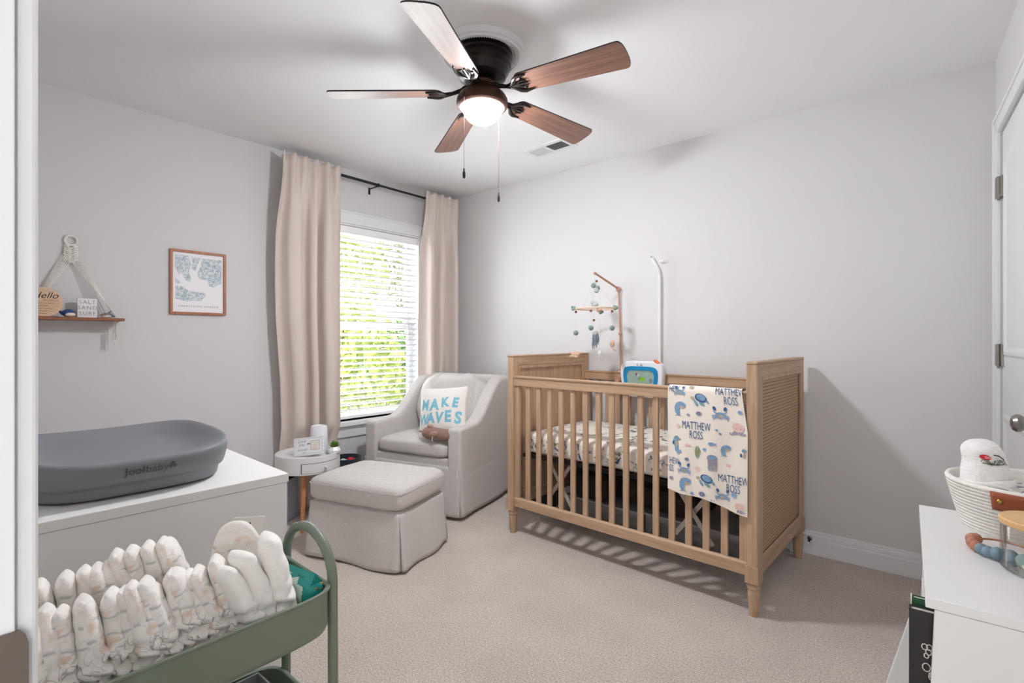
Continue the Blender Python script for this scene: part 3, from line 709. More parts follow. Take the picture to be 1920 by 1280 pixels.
# shark
t = onshelf('shark_toy', 'small grey and white shark toy at the right end of the wall shelf', 'toy', .676, .065)
b = MB(); b.sph((0, 0, .014), (.014, .028, .013), 18, 10); b.prism([(-.004, .02), (.014, .022), (.016, .042)], 0, -.003, .003); b.tube([(0, .022, .012), (0, .034, .01), (0, .038, .016)], [.008, .004, .002], 8)
b.build('body', mat('grey_rubber', (128, 128, 132), .5), t, sharp=60)
MB().sph((.004, -.003, .0095), (.0135, .024, .0095), 16, 8).build('belly', 'satin', t)
MB().tube([(.0125, -.026, .014), (.0165, -.015, .016), (.0165, -.004, .015)], .003, 6).build('mouth', 'sili_r', t)

# framed map print
t = thing('framed_print', 'pale blue harbour map print in a reddish wooden frame', 'picture frame', wp(0, 1.118, 1.32), -AL)
w2, hh, fw = .1475, .375, .0135
b = MB(); b.box(.001, .016, -w2, -w2 + fw, 0, hh); b.box(.001, .016, w2 - fw, w2, 0, hh); b.box(.001, .016, -w2 + fw, w2 - fw, 0, fw); b.box(.001, .016, -w2 + fw, w2 - fw, hh - fw, hh)
b.build('frame', 'cherry', t, bevel=.001)
def mapmat():
    m = mat('map_watercolour', (236, 234, 236), .8); nt = m.node_tree; bb = nt.nodes['Principled BSDF']
    tc = nt.nodes.new('ShaderNodeTexCoord')
    n = nt.nodes.new('ShaderNodeTexNoise'); n.inputs['Scale'].default_value = 85; n.inputs['Detail'].default_value = 6; n.inputs['Distortion'].default_value = 1.1
    n2 = nt.nodes.new('ShaderNodeTexNoise'); n2.inputs['Scale'].default_value = 22; n2.inputs['Detail'].default_value = 3
    for q in (n, n2): nt.links.new(tc.outputs['Object'], q.inputs['Vector'])
    c = ramp2(nt, n.outputs['Fac'], .4, .58, lin((176, 192, 200)), lin((240, 240, 240)))
    c2 = ramp2(nt, n2.outputs['Fac'], .42, .6, lin((225, 235, 232)), lin((225, 228, 238)))
    mx = nt.nodes.new('ShaderNodeMix'); mx.data_type = 'RGBA'; mx.blend_type = 'MULTIPLY'; mx.inputs[0].default_value = .5
    nt.links.new(c, mx.inputs[6]); nt.links.new(c2, mx.inputs[7]); nt.links.new(mx.outputs[2], bb.inputs['Base Color']); return m
M['map'] = mapmat()
b = MB(); b.box(.002, .006, -w2 + fw, w2 - fw, fw, hh - fw)
fn = lambda x, y: (.0066, -w2 + fw + x * (2 * w2 - 2 * fw), fw + y * (hh - 2 * fw))
fn2 = lambda x, y: (.0070, fn(x, y)[1], fn(x, y)[2])
lands = [[(.05, .95), (.30, .95), (.36, .80), (.30, .66), (.36, .58), (.33, .50), (.24, .54), (.16, .68), (.12, .62), (.05, .74)],
         [(.05, .56), (.17, .48), (.05, .46)], [(.33, .94), (.55, .93), (.47, .80), (.44, .69), (.36, .74), (.38, .86)],
         [(.56, .93), (.96, .93), (.96, .52), (.80, .44), (.71, .46), (.66, .55), (.50, .58), (.47, .66), (.54, .80)],
         [(.05, .44), (.20, .42), (.30, .36), (.62, .34), (.64, .28), (.55, .20), (.25, .18), (.05, .22)]]
for L in lands:
    L2 = []
    for i in range(len(L)):
        a, c = L[i], L[(i + 1) % len(L)]
        for k in range(4): f = k / 4; L2.append((a[0] + (c[0] - a[0]) * f + .012 * nz(i, k, 1.3, 3), a[1] + (c[1] - a[1]) * f + .012 * nz(i, k, 7.7, 3)))
    put2d(b, poly(L2), fn, 1)
put2d(b, text2d('CHARLESTON HARBOR', .0152, sp=1.42), lambda x, y: (.0070, x, y), 2, 0, fw + .034)
b.build('print', [mat('print_paper', (242, 240, 241), .7), 'map', 'greyink'], t)

# ------------------------------------------------------------------ dresser and changing pad
t = thing('dresser', 'white dresser under the grey changing pad, left foreground', 'dresser', (-1.443, .72, 0), R_(-2.3))
L = 1.25; Dp = .60
bx('top_panel', 'offwhite', t, -L, .0, -Dp, 0, .755, .78, bevel=.002)
bx('side_panel', 'offwhite', t, -.022, -.003, -Dp + .004, -.004, 0, .754, bevel=.001)
bx('side_panel', 'offwhite', t, -L + .003, -L + .022, -Dp + .004, -.004, 0, .754, bevel=.001)
bx('back_panel', 'offwhite', t, -L + .022, -.022, -Dp + .006, -Dp + .014, .04, .754, bevel=0)
bx('plinth', 'offwhite', t, -L + .022, -.022, -.06, -.045, 0, .06, bevel=0)
for i in range(3):
    for j in range(2):
        x0 = -L + .025 + j * (L - .05) / 2; x1 = x0 + (L - .05) / 2 - .004; z0 = .065 + i * .23
        d = bx('drawer', 'offwhite', t, x0, x1, -.024, -.004, z0, z0 + .225, bevel=.001)
        MB().lathe([(0, 0), (.006, 0), (.006, .012), (.013, .018), (.012, .025), (0, .027)], 16, T=Matrix.Translation(((x0 + x1) / 2, -.004, z0 + .112)) @ Matrix.Rotation(R_(-90), 4, 'X')).build('knob', 'nickel', d)
# changing pad: x long axis
t = thing('changing_pad', 'slate grey contoured changing pad on the white dresser', 'changing pad', (-1.822, .398, .781), R_(-2.3))
a_, b_ = .322, .238
def pw(x, e): return math.copysign(abs(x) ** e, x)
def padc(u, k): # k scale of outline
    a = 2 * PI * u; return (pw(math.cos(a), .52) * a_ * k, pw(math.sin(a), .52) * b_ * k)
prof = [(0, 0), (.70, 0), (.88, .002), (.905, .008), (.912, .033), (.945, .036), (.962, .042), (.990, .075), (1.0, .098), (.985, .108), (.955, .109), (.90, .102), (.80, .084), (.66, .071), (.4, .066), (0, .065)]
def pfn(u, v):
    r, z = prof[int(round(v * (len(prof) - 1)))]; x, y = padc(u, r)
    if z > .055: z += .012 * abs(y / b_) ** 2 * (1 if r > .7 else 0) - .012 * (x / a_) ** 2 * (1 if r > .8 else 0) - .004
    return (x, y, z)
MB().grid(pfn, 96, len(prof) - 1, closeu=True).build('pad', 'padgrey', t, sub=2, sharp=180)
b = MB()
def padside(x, y): # x along the short end, y height
    yy = x; ax = a_ * (1 - abs(yy / b_) ** (2 / .52)) ** (.52 / 2); k = .962 + (.990 - .962) * (y - .042) / .033
    return (ax * k + .0045, yy, y)
put2d(b, text2d('Jool', .026, bold=.0006, seg=.006), padside, 0, -.0225, .067)
put2d(b, text2d('baby', .026, seg=.006), padside, 0, .0235, .067)
for k in range(3): put2d(b, ell(.057 + .005 * math.cos(k * 2.1 + 1.6), .069 + .005 * math.sin(k * 2.1 + 1.6), .0042), padside, 0)
b.build('embossed_logo', 'padtext', t)

# ------------------------------------------------------------------ green cart
ct = thing('utility_cart', 'sage green metal rolling cart full of diapers, left foreground', 'cart', (-1.0, .305, 0), R_(-1.5))
def tray(zr, h=.085, a=.137, b2=.222, name='tray'):
    m = MB(); N = 40
    def oc(u, k, w=0):
        ang = 2 * PI * u; return (pw(math.cos(ang), .28) * (a - w) * k, pw(math.sin(ang), .28) * (b2 - w) * k)
    pf = [(.0, -h, .9), (0.012, -h, .9), (0.004, -h + .006, 1), (0, -h + .016, 1), (0, -.004, 1), (-.004, -.001, 1), (-.004, .002, 1), (.0, .003, 1), (.003, .001, 1), (.003, -h + .018, 1), (.01, -h + .004, 1), (.02, -h + .003, 1)]
    vs = []; 
    for w, z, k in pf: vs += [oc(i / N, 1, w if k == 1 else .012) + (zr + z,) for i in range(N)]
    fs = [(r * N + i, r * N + (i + 1) % N, (r + 1) * N + (i + 1) % N, (r + 1) * N + i) for r in range(1, len(pf) - 1) for i in range(N)]
    fs.append(tuple(range(N, 2 * N))); fs.append(tuple(range((len(pf) - 1) * N, len(pf) * N)))
    m.add(vs, fs, 0, True); return m.build(name, 'green', ct, sharp=50)
tray(.70); tray(.448); tray(.17)
for sg in (-1, 1):
    y = sg * .232; pts = []
    hw = .098
    for k in range(14): pts.append((hw + .006 * (1 - k / 13), y, .02 + (.70 - .02) * k / 13))
    for k in range(1, 12): q = PI * k / 12; pts.append((hw * math.cos(q), y, .70 + .082 * math.sin(q)))
    for k in range(14): pts.append((-hw - .006 * k / 13, y, .70 - (.68) * k / 13))
    MB().tube(pts, .0095, 12).build('handle_leg', 'green', ct)
for sx in (-1, 1):
    for sg in (-1, 1):
        MB().torus((sx * .104, sg * .232, .024), .016, .008, 18, 8, axis=0).build('caster', 'black', ct)

# diapers
TRAYZ = .62
def diaper_mesh(seed, h=.172, w=.068, t=.0235, ruff=1.0):
    rnd = random.Random(seed); m = MB(); ph = rnd.uniform(0, 6)
    def fn(u, v):
        a = 2 * PI * u; zz = v
        f = math.sqrt(max(0, 1 - ((zz - .91) / .09) ** 2)) if zz > .91 else 1   # rounded top fold
        low = max(0, (.62 - zz) / .62)
        wv = w / 2 * (1 - .10 * low) * (.80 + .20 * f) * (1 - ((1 - math.sqrt(max(0, 1 - (max(0, zz - .62) / .385) ** 2))) if w > .08 else 0)); tv = t / 2 * f * (1 + .25 * math.sin(PI * zz) - .15 * low)
        cx = pw(math.cos(a), .75) * wv; cy = pw(math.sin(a), .8) * tv
        z = h * zz
        amp = ruff * low ** .7
        cy += amp * .0085 * math.sin(46 * zz + ph + 2.2 * math.cos(a)) * (1 if math.cos(a) > -.2 else .4)
        cx += amp * .0085 * math.sin(40 * zz + ph * 2 + 3 * math.sin(a))
        cx += .004 * nz(cx * 20 + seed, cy * 20, zz * 6); cy += .003 * nz(cx * 14, seed + cy * 20, zz * 8)
        return (cx, cy, z)
    fn0 = fn
    fn = lambda u, v: fn0(u, v if v < .85 else .85 + .15 * math.sin((v - .85) / .15 * PI / 2))
    m.grid(fn, 30, 44, closeu=True)
    m.f.append(list(range(30))); m.m.append(0); m.s.append(False)
    return m
protos = []
def place_diaper(i, x, y, z, tilt, lean, rz, label, group, scale=1, wide=None, mats=None):
    m = diaper_mesh(i, h=.172 * (wide[1] if wide else 1), w=.068 * (wide[0] if wide else 1), t=.0235 * (wide[2] if wide else 1), ruff=1 if not wide else .8)
    o = m.build('diaper', mats or DM[i % 3], sharp=180)
    o.location = (x, y, z); o.rotation_euler = (R_(tilt), R_(lean), R_(rz)); o.scale = (scale,) * 3
    tag(o, label, 'diaper', group); return o
ordn = ['leftmost', 'second from the left', 'third from the left', 'fourth from the left', 'fifth from the left', 'sixth from the left', 'seventh from the left', 'eighth from the left', 'ninth from the left', 'tenth from the left', 'eleventh from the left', 'fourth from the right', 'third from the right', 'rightmost but one', 'rightmost']
rd = random.Random(11)
nf = 15
for i in range(nf):
    f = i / (nf - 1); y = .118 + .272 * f
    tilt = 4 + 17 * f + rd.uniform(-3, 3)
    hgt = 1 + .03 * math.sin(i * 1.9)
    place_diaper(i, -.928 + rd.uniform(-.004, .004), y, TRAYZ + .002, tilt, -9 + rd.uniform(-3, 3), -math.degrees(math.atan2(y, .93)) - 2 + rd.uniform(-3, 3), 'folded printed diaper in the front row of the green cart, ' + ordn[i], 'folded diapers in the front row of the cart', hgt)
nb = 11; ordb = ordn[:8] + ['third from the right', 'rightmost but one', 'rightmost']
for i in range(nb):
    f = i / (nb - 1); y = .128 + .225 * f
    place_diaper(40 + i, -1.030 + rd.uniform(-.003, .003), y, TRAYZ + .012 + .016 * (i > 5), 4 + 14 * f + rd.uniform(-4, 4), -6, -math.degrees(math.atan2(y, 1.03)) - 2, 'folded printed diaper in the back row of the green cart, ' + ordb[i], 'folded diapers in the back row of the cart', 1)
M['plain'] = fabric('plain_diaper_lining', (250, 247, 241), weave=500, var=.02, bump=.3)
place_diaper(71, -.926, .412, TRAYZ + .002, 22, -4, 4, 'plain white folded diaper standing right of the printed front row', 'plain diapers at the right of the cart', 1.0, (1.0, 1.0, 1.25), 'plain')
place_diaper(72, -.928, .438, TRAYZ + .002, 19, -4, 2, 'second plain white folded diaper, leaning beside the tallest one', 'plain diapers at the right of the cart', 1.0, (1.1, 1.06, 1.35), 'plain')
place_diaper(73, -.924, .462, TRAYZ + .002, 11, -2, -16, 'tallest plain white diaper standing at the right end of the rows', 'plain diapers at the right of the cart', 1.0, (1.15, 1.12, 1.5), 'plain')
place_diaper(74, -1.045, .425, TRAYZ + .012, 8, 0, 50, 'peach tinted printed diaper turned broadside behind the plain ones', 'plain diapers at the right of the cart', 1.0, (1.4, 1.12, 1.0), DM[1])
# cream tube
t = thing('cream_tube', 'upright white cream tube behind the diapers against the dresser', 'tube', (-1.108, .468, .622), R_(50))
def tb(u, v):
    a = 2 * PI * u; k = v; return ((.026 * (1 - k) + .030 * k) * math.cos(a), (.018 * (1 - k) + .0015 * k) * math.sin(a), .02 + .145 * v)
b = MB().grid(tb, 24, 8, closeu=True); b.box(-.0305, .0305, -.0012, .0012, .164, .174)
b.build('tube', mat('cream_plastic_tube', (226, 220, 212), .35), t)
MB().lathe([(0, 0), (.016, 0), (.017, .02), (0, .021)], 20).build('cap', 'white', t)
b = MB(); q = lambda x, y: (x, -.0185 * (1 - (y - .02) / .145) - .0015 * ((y - .02) / .145) - .0012, y)
put2d(b, poly([(-.003, .152), (.003, .152), (.003, .163), (-.003, .163)]), q, 0)
for k, (y, w) in enumerate(((.146, .0015), (.141, .003), (.133, .014), (.128, .020), (.124, .012))): put2d(b, stroke([(-w, y), (w, y)], -.001), q, 0 if k < 3 else 1)
b.build('print', ['ink', 'brass'], t)
# wipes pack and bits at the right end of the cart
t = thing('wipes_pack', 'teal and white soft pack of wipes at the right end of the green cart', 'wipes pack', (-.985, .494, .624), R_(8))
b = MB(); b.sph((0, 0, .042), (.092, .022, .046), 40, 20, e1=.5, e2=.45); b.prism([(-.002, .096), (.002, .096), (.013, .078), (-.013, .078)], 0, -.080, .080)
b.build('pack', 'tealpack', t, disp=lambda c: .003 * nz(c.x, c.y, c.z, 45), sharp=60)
b = MB(); b.sph((.012, -.001, .050), (.066, .0245, .038), 32, 16, e1=.6, e2=.6); b.build('label_panel', mat('pale_pack_film', (206, 218, 206), .35), t, disp=lambda c: .002 * nz(c.x, c.y, c.z, 60))
b = MB(); q = lambda x, y: (x + .02, .0255, y)
for k in range(16): pass
b.torus((.045, .0, .0885), .011, .0008, 20, 5); put2d(b, text2d('baby\nwipes', .007), lambda x, y: (.045 + x, y, .0892), 0)
b.build('print', mat('green_pack_print', (60, 130, 100), .5), t)
t = thing('keyring', 'small brass coloured trinket in the right corner of the cart tray', 'trinket', (-.905, .512, .688))
b = MB()
for k in range(7): b.sph((.004 * math.cos(k * 2), .010 * math.sin(k * 1.4), .003 + .001 * k), .0045, 8, 6)
b.build('beads', 'brass', t)
# lower tray contents
t = thing('lotion_bottle', 'pale bottle with a lime green cap on the cart middle tray', 'bottle', (-.955, .392, .368))
MB().lathe([(0, 0), (.034, 0), (.037, .005), (.038, .08), (.036, .10), (.026, .118), (.022, .122), (0, .122)], 28).build('body', mat('pale_bottle', (216, 206, 196), .35), t)
MB().lathe([(0, .122), (.021, .122), (.0215, .128), (.020, .150), (.016, .157), (0, .158)], 28).build('cap', 'lime', t)
t = thing('storage_bin', 'grey plastic bin on the cart middle tray beside the bottle', 'bin', (-1.035, .415, .368))
b = MB(); b.box(-.05, .05, -.06, .06, 0, .004)
for a in ((-.05, -.047, -.06, .06), (.047, .05, -.06, .06), (-.05, .05, -.06, -.057), (-.05, .05, .057, .06)): b.box(a[0], a[1], a[2], a[3], 0, .105)
b.build('bin', 'greypl', t, bevel=.0012)
t = thing('ointment_tube', 'small white tube with teal lettering left of the bottle on the middle tray', 'tube', (-.945, .305, .368))
b = MB(); b.grid(lambda u, v: ((.018) * math.cos(2 * PI * u), (.014 * (1 - v) + .001) * math.sin(2 * PI * u), .12 * v), 20, 6, closeu=True); b.build('tube', 'white', t)
b = MB(); put2d(b, text2d('baby', .012), lambda x, y: (.0182 - .0, x, y), 0, 0, .09, R_(90)); b.build('print', 'tealpack', t)
t = thing('bead_bracelet', 'small dark beaded string on the cart middle tray at its right end', 'beads', (-.935, .475, .371))
b = MB()
for k in range(22): a = k * .55; b.sph((.02 * math.cos(a) + .006 * math.sin(3 * a), .014 * math.sin(a), .005 + .003 * (k % 3)), .0045, 8, 6)
b.build('beads', 'brass', t)

# ------------------------------------------------------------------ glider armchair
GR = R_(13)
GC = (-2.705, 2.19)
gl = thing('armchair', 'light grey slipcovered armchair with sloping arms in the corner', 'armchair', (GC[0], GC[1], 0), GR)
W2 = .405; AT = .105
def smooth_(a, c, f): f = max(0, min(1, f)); f = f * f * (3 - 2 * f); return a + (c - a) * f
def armtop(y):
    if y < .22: return .592 + .012 * y / .22
    f = (y - .22) / .42; return smooth_(.604, .885, f) if f < 1 else .885
for sg in (-1, 1):
    x0, x1 = (sg * W2, sg * (W2 - AT)) if sg < 0 else (sg * (W2 - AT), sg * W2)
    ys = [i * .70 / 28 for i in range(29)]
    pf = [(0, .03)] + [(y, armtop(y)) for y in ys] + [(.78, .885), (.80, .03)]
    def fn_arm():
        m = MB(); m.prism(pf, 0, x0, x1, smooth=False); m.v = [(x * (1 - (.14 if x < 0 else .03) * y / .75), y * .955, z) for x, y, z in m.v]; return m
    fn_arm().build('arm', 'linen', gl, bevel=.022, seg=4)
bx('seat_base', 'linen', gl, -W2 + AT - .005, W2 - AT + .005, .012, .62, .03, .385, bevel=.012, seg=3)
b = MB(); pf = [(.56, .36), (.66, .90), (.76, .90), (.80, .86), (.80, .03), (.60, .03)]
b.prism(pf, 0, -W2 + .02, W2 - .02); b.v = [(x * (1 - (.14 if x < 0 else .03) * y / .75), y * .955, z) for x, y, z in b.v]; b.build('backrest', 'linen', gl, bevel=.03, seg=4)
def cushion(name, m, parent, c, r, rot=(0, 0, 0), e1=.35, e2=.22, wr=.006, n=72, mm=36, pf_=None):
    b = MB()
    def fn(u, v):
        a = 2 * PI * u; bb = PI * (v - .5)
        return (r[0] * pw(math.cos(a), e2) * pw(math.cos(bb), e1), r[1] * pw(math.sin(a), e2) * pw(math.cos(bb), e1), r[2] * pw(math.sin(bb), e1))
    b.grid(fn, n, mm, closeu=True)
    o = b.build(name, m, parent, loc=c, rot=rot, sharp=180, disp=lambda p: wr * (nz(p.x, p.y, p.z, 7) + .5 * nz(p.y, p.x * 2, p.z, 16)))
    return o
cushion('seat_cushion', 'linen', gl, (0, .30, .437), (W2 - AT - .002, .305, .063), e1=.45, e2=.18, wr=.005)
cushion('back_cushion', 'linen', gl, (.012, .535, .690), (W2 - AT - .004, .115, .212), (R_(-14), 0, 0), e1=.55, e2=.42, wr=.024)
# skirt with corner pleats
def skirt(parent, x0, x1, y0, y1, z0, z1, flare=.02, name='skirt', m='linen', back=True, amp=.006, pleat=.02, start=0, taper=0):
    b = MB()
    def side(p0, p1, nrm, seed):
        L = math.hypot(p1[0] - p0[0], p1[1] - p0[1])
        def fn(u, v):
            z = z1 - (z1 - z0) * v; k = v
            e = 1 if pleat == 0 else (1 + (flare * .9 / L) * k)
            uu = .5 + (u - .5) * e
            o = (-.007 * (1 - k) ** 2 if start < 0 else 0) + flare * k + amp * k * math.sin(2 * PI * u * 1.5 + seed) + .002 * nz(u * 5, v * 3, seed)
            endfold = -pleat * k * (max(0, 1 - min(u, 1 - u) / .02)) * .35
            return (p0[0] + (p1[0] - p0[0]) * uu + nrm[0] * (o + endfold), p0[1] + (p1[1] - p0[1]) * uu + nrm[1] * (o + endfold), z + .004 * k * math.sin(2 * PI * u + seed))
        b.grid(fn, 40, 14)
    side((x0, y0), (x1, y0), (0, -1), .4); side((x1, y0), (x1, y1), (1, 0), 2.0); side((x0, y1), (x0, y0), (-1, 0), 3.1)
    if back: side((x1, y1), (x0, y1), (0, 1), 1.1)
    # inner pleat tongues at the corners
    for cx, cy in ((x0, y0), (x1, y0), (x1, y1), (x0, y1)):
        sx = 1 if cx > (x0 + x1) / 2 else -1; sy = 1 if cy > (y0 + y1) / 2 else -1
        b.add([(cx - sx * .03, cy - sy * .002, z1), (cx - sx * .002, cy - sy * .03, z1), (cx - sx * .002 + sx * flare * .6, cy - sy * .04, z0 + .004), (cx + sx * flare * .5, cy + sy * flare * .5, z0 + .004), (cx - sx * .04, cy - sy * .002 + sy * flare * .6, z0 + .004)], [(0, 4, 3), (0, 3, 1), (1, 3, 2)], 0, True)
    if taper: b.v = [(x * (1 - (taper if x < 0 else taper * .03 / .14) * (y / .955) / .75), y, z) for x, y, z in b.v]
    return b.build(name, m, parent, solid=.003, sharp=60)
skirt(gl, -W2 - .001, W2 + .001, -.001, .76, .025, .34, flare=.016, amp=.005, pleat=.05, start=-1, taper=.14)
# dark swivel base
MB().lathe([(0, .0), (.26, 0), (.26, .03), (0, .03)], 32, (0, .40, 0)).build('swivel_base', 'dark', gl)

# throw pillow MAKE WAVES
pt = thing('throw_pillow', 'white square throw pillow reading MAKE WAVES in blue on the armchair', 'pillow', (-2.553, 2.355, .500), R_(27))
PT = Matrix.Translation((0, 0, .175)) @ Matrix.Rotation(R_(-17), 4, 'X') @ Matrix.Rotation(R_(-4), 4, 'Y')
hw = .172
def pil(x, y, side):
    u, v = x / hw, y / hw
    th = .058 * (max(0, 1 - abs(u) ** 2.6) * max(0, 1 - abs(v) ** 2.6)) ** .62
    kx = 1 - .045 * (1 - v * v); ky = 1 - .045 * (1 - u * u)
    wr = .0025 * nz(x * 22, y * 22, side)
    return Vector((x * kx, side * (th + wr * (th > .004)), y * ky))
b = MB()
for sd in (-1, 1): b.grid(lambda u, v, sd=sd: tuple(PT @ pil((u * 2 - 1) * hw, (v * 2 - 1) * hw, sd)), 40, 40)
fnp = lambda x, y: tuple(PT @ (pil(x, y, -1) + Vector((0, -.0014, 0))))
letters = [('M', -.122, .045, .108, -.02), ('A', -.050, .045, .108, .05), ('K', .028, .060, .088, .12), ('E', .102, .056, .090, -.05), ('W', -.130, -.055, .095, 0), ('A', -.075, -.048, .095, .05), ('V', -.012, -.048, .100, -.05), ('E', .052, -.040, .108, .06), ('S', .122, -.050, .110, -.05)]
for ch, x, y, sz, ro in letters: put2d(b, text2d(ch, sz, bold=.0052 if ch not in 'MW' else .0030, seg=.012, shear=.1, narrow=.86 if ch not in 'MW' else .72), fnp, 1, x, y - .004, ro)
b.build('cover', ['cushw', 'aqua'], pt, sharp=60)
# plush toy
t = thing('plush_toy', 'brown plush sea animal with rounded flippers lying on the armchair seat', 'plush toy', (-2.512, 2.250, .502), GR + R_(2))
b = MB()
b.tube([(-.10, 0, .052), (-.092, 0, .05), (-.05, 0, .045), (0, 0, .042), (.06, .005, .042), (.12, .01, .040), (.14, .01, .04)], [.012, .034, .046, .043, .040, .036, .01], 20)
b.build('body', 'brownplush', t, sub=1, sharp=180)
b = MB(); b.sph((0, 0, 0), (.034, .012, .018), 14, 8, T=Matrix.Translation((.012, -.044, .052)) @ Matrix.Rotation(R_(-15), 4, 'Y')); b.sph((0, 0, 0), (.026, .014, .014), 14, 8, T=Matrix.Translation((-.035, -.01, .092)) @ Matrix.Rotation(R_(15), 4, 'Y')); b.sph((0, 0, 0), (.018, .010, .008), 12, 8, T=Matrix.Translation((-.112, -.006, .054)))
b.build('flippers', mat('light_brown_plush', (172, 142, 128), .95, bump=.5, bscale=300), t)
b = MB(); b.tube([(.004, -.046, .036), (.006, -.05, .02), (.002, -.05, .012), (.012, -.05, .005)], .0022, 5); b.build('ribbon', 'cream', t)

# ------------------------------------------------------------------ ottoman
ot = thing('ottoman', 'light grey skirted ottoman in front of the armchair', 'ottoman', (-2.380, 1.704, 0), R_(16.5))
a2, c2 = .293, .212
bx('base', 'linen', ot, -a2 + .006, a2 - .006, -c2 + .006, c2 - .006, .01, .30, bevel=.01)
skirt(ot, -a2, a2, -c2, c2, .012, .292, flare=.035, amp=.010, pleat=.05)
cushion('cushion', 'linen', ot, (0, 0, .362), (a2 + .016, c2 + .016, .075), e1=.42, e2=.16, wr=.004, n=96)
b = MB()
b.tube([((a2 + .016) * pw(math.cos(2 * PI * i / 80), .16), (c2 + .016) * pw(math.sin(2 * PI * i / 80), .16), .392) for i in range(80)], .0016, 5, closed=True)
b.build('piping', 'linen', ot)

# ------------------------------------------------------------------ round side table
st = thing('side_table', 'round white side table with a drawer and wooden legs beside the curtain', 'side table', (-3.045, 1.644, 0), 0)
R = .193; zt, zb_ = .457, .350
fa = math.atan2(-1.666 + .0, 3.09)      # towards the camera
b = MB(); b.lathe([(0, .437), (R - .008, .437), (R - .007, zt - .001), (R - .004, zt), (R, zt - .002), (R, zb_ + .002), (R - .003, zb_), (0, zb_)], 72)
b.build('drum', 'white', st)
dd = fa + R_(30)
def arcbox(r0, r1, a0, a1, z0, z1, n=20):
    m = MB(); pts = [(r1 * math.cos(a0 + (a1 - a0) * i / n), r1 * math.sin(a0 + (a1 - a0) * i / n)) for i in range(n + 1)] + [(r0 * math.cos(a1 - (a1 - a0) * i / n), r0 * math.sin(a1 - (a1 - a0) * i / n)) for i in range(n + 1)]
    v = [p + (z0,) for p in pts] + [p + (z1,) for p in pts]; N = len(pts); fs = []
    for i in range(n): fs.append((i, i + 1, N - 2 - i, N - 1 - i)); fs.append((N + i, N + N - 1 - i, N + N - 2 - i, N + i + 1))
    for i in range(N): fs.append((i, (i + 1) % N, N + (i + 1) % N, N + i))
    return m.add(v, fs, 0)
arcbox(R - .01, R + .0004, dd - R_(42), dd + R_(42), .360, .421).build('drawer_gap', 'dark', st)  # dark strip painted for the shade in the gap round the drawer
dwr = arcbox(R - .005, R + .0018, dd - R_(40.5), dd + R_(41.5), .3615, .4185).build('drawer', 'white', st)
kp = Matrix.Translation((R * math.cos(dd), R * math.sin(dd), .390)) @ Matrix.Rotation(dd, 4, 'Z') @ Matrix.Rotation(R_(90), 4, 'Y')
MB().lathe([(0, 0), (.004, 0), (.004, .010), (.009, .014), (.010, .020), (.007, .025), (0, .026)], 18, T=kp).build('knob', 'white', dwr)
for k in (0, 112, 203):
    a = fa - R_(12) + R_(k)
    MB().tube([(.10 * math.cos(a), .10 * math.sin(a), .353), (.165 * math.cos(a), .165 * math.sin(a), 0)], [.017, .0105], 14).build('leg', 'beech', st)
ZT = .4375
# photo frame
def wpt(x, y, z): return (x, y, z)
f0 = Vector((-3.030, 1.540, ZT)); f1 = Vector((-2.900, 1.646, ZT)); fr = math.atan2(f1.y - f0.y, f1.x - f0.x)
mid = (f0 + f1) / 2
t = thing('photo_frame', 'small white photo frame with grey script on the side table', 'photo frame', (mid.x - .01, mid.y + .02, ZT), (0, R_(-6.5), fr))
T = Matrix.Translation((0, 0, .011)) @ Matrix.Rotation(R_(-16), 4, 'X'); fw2, fh = .094, .112
b = MB(); b.box(-fw2, fw2, -.004, .006, 0, fh, T=T); b.build('frame', 'satin', t, bevel=.0015)
q = lambda x, y: tuple(T @ Vector((x, -.0048, y)))
b = MB(); put2d(b, text2d('Love\nyou', .026, shear=.4, lsp=.8), q, 0, -.045, .078); put2d(b, text2d('forever', .022, shear=.4), q, 0, -.040, .036); put2d(b, text2d('right', .012, shear=.4), q, 0, -.030, .018)
for k, ins_ in enumerate((.007, .011)):
    P = [(-fw2 + ins_, ins_), (fw2 - ins_, ins_), (fw2 - ins_, fh - ins_), (-fw2 + ins_, fh - ins_)]
    for i in range(4): put2d(b, stroke([P[i], P[(i + 1) % 4]], -.0005), q, 1)
put2d(b, poly([(.012, .030), (.070, .030), (.070, .088), (.012, .088)]), q, 1)
q2 = lambda x, y: tuple(T @ Vector((x, -.0054, y)))
put2d(b, poly([(.016, .034), (.066, .034), (.066, .084), (.016, .084)]), q2, 2)
q3 = lambda x, y: tuple(T @ Vector((x, -.006, y)))
for k in range(5): put2d(b, stroke([(.026 + .004 * (k % 2), .074 - k * .008), (.056 - .004 * (k % 2), .074 - k * .008)], -.0008), q3, 1)
b.build('print', ['greyink', 'paleink', 'cream'], t)
MB().box(-.01, .01, 0, .003, 0, .09, T=Matrix.Translation((0, .045, .0)) @ Matrix.Rotation(R_(22), 4, 'X')).build('stand', 'greypl', t)
# white cylinder lamp / vase
t = thing('white_lamp', 'tapered white cylinder lamp behind the photo frame on the side table', 'lamp', (-3.032, 1.711, ZT))
MB().lathe([(0, 0), (.058, 0), (.060, .004), (.050, .168), (.047, .176), (.044, .178), (.042, .176), (.040, .172), (0, .170)], 36).build('body', mat('translucent_white_shade', (232, 233, 236), .4), t)
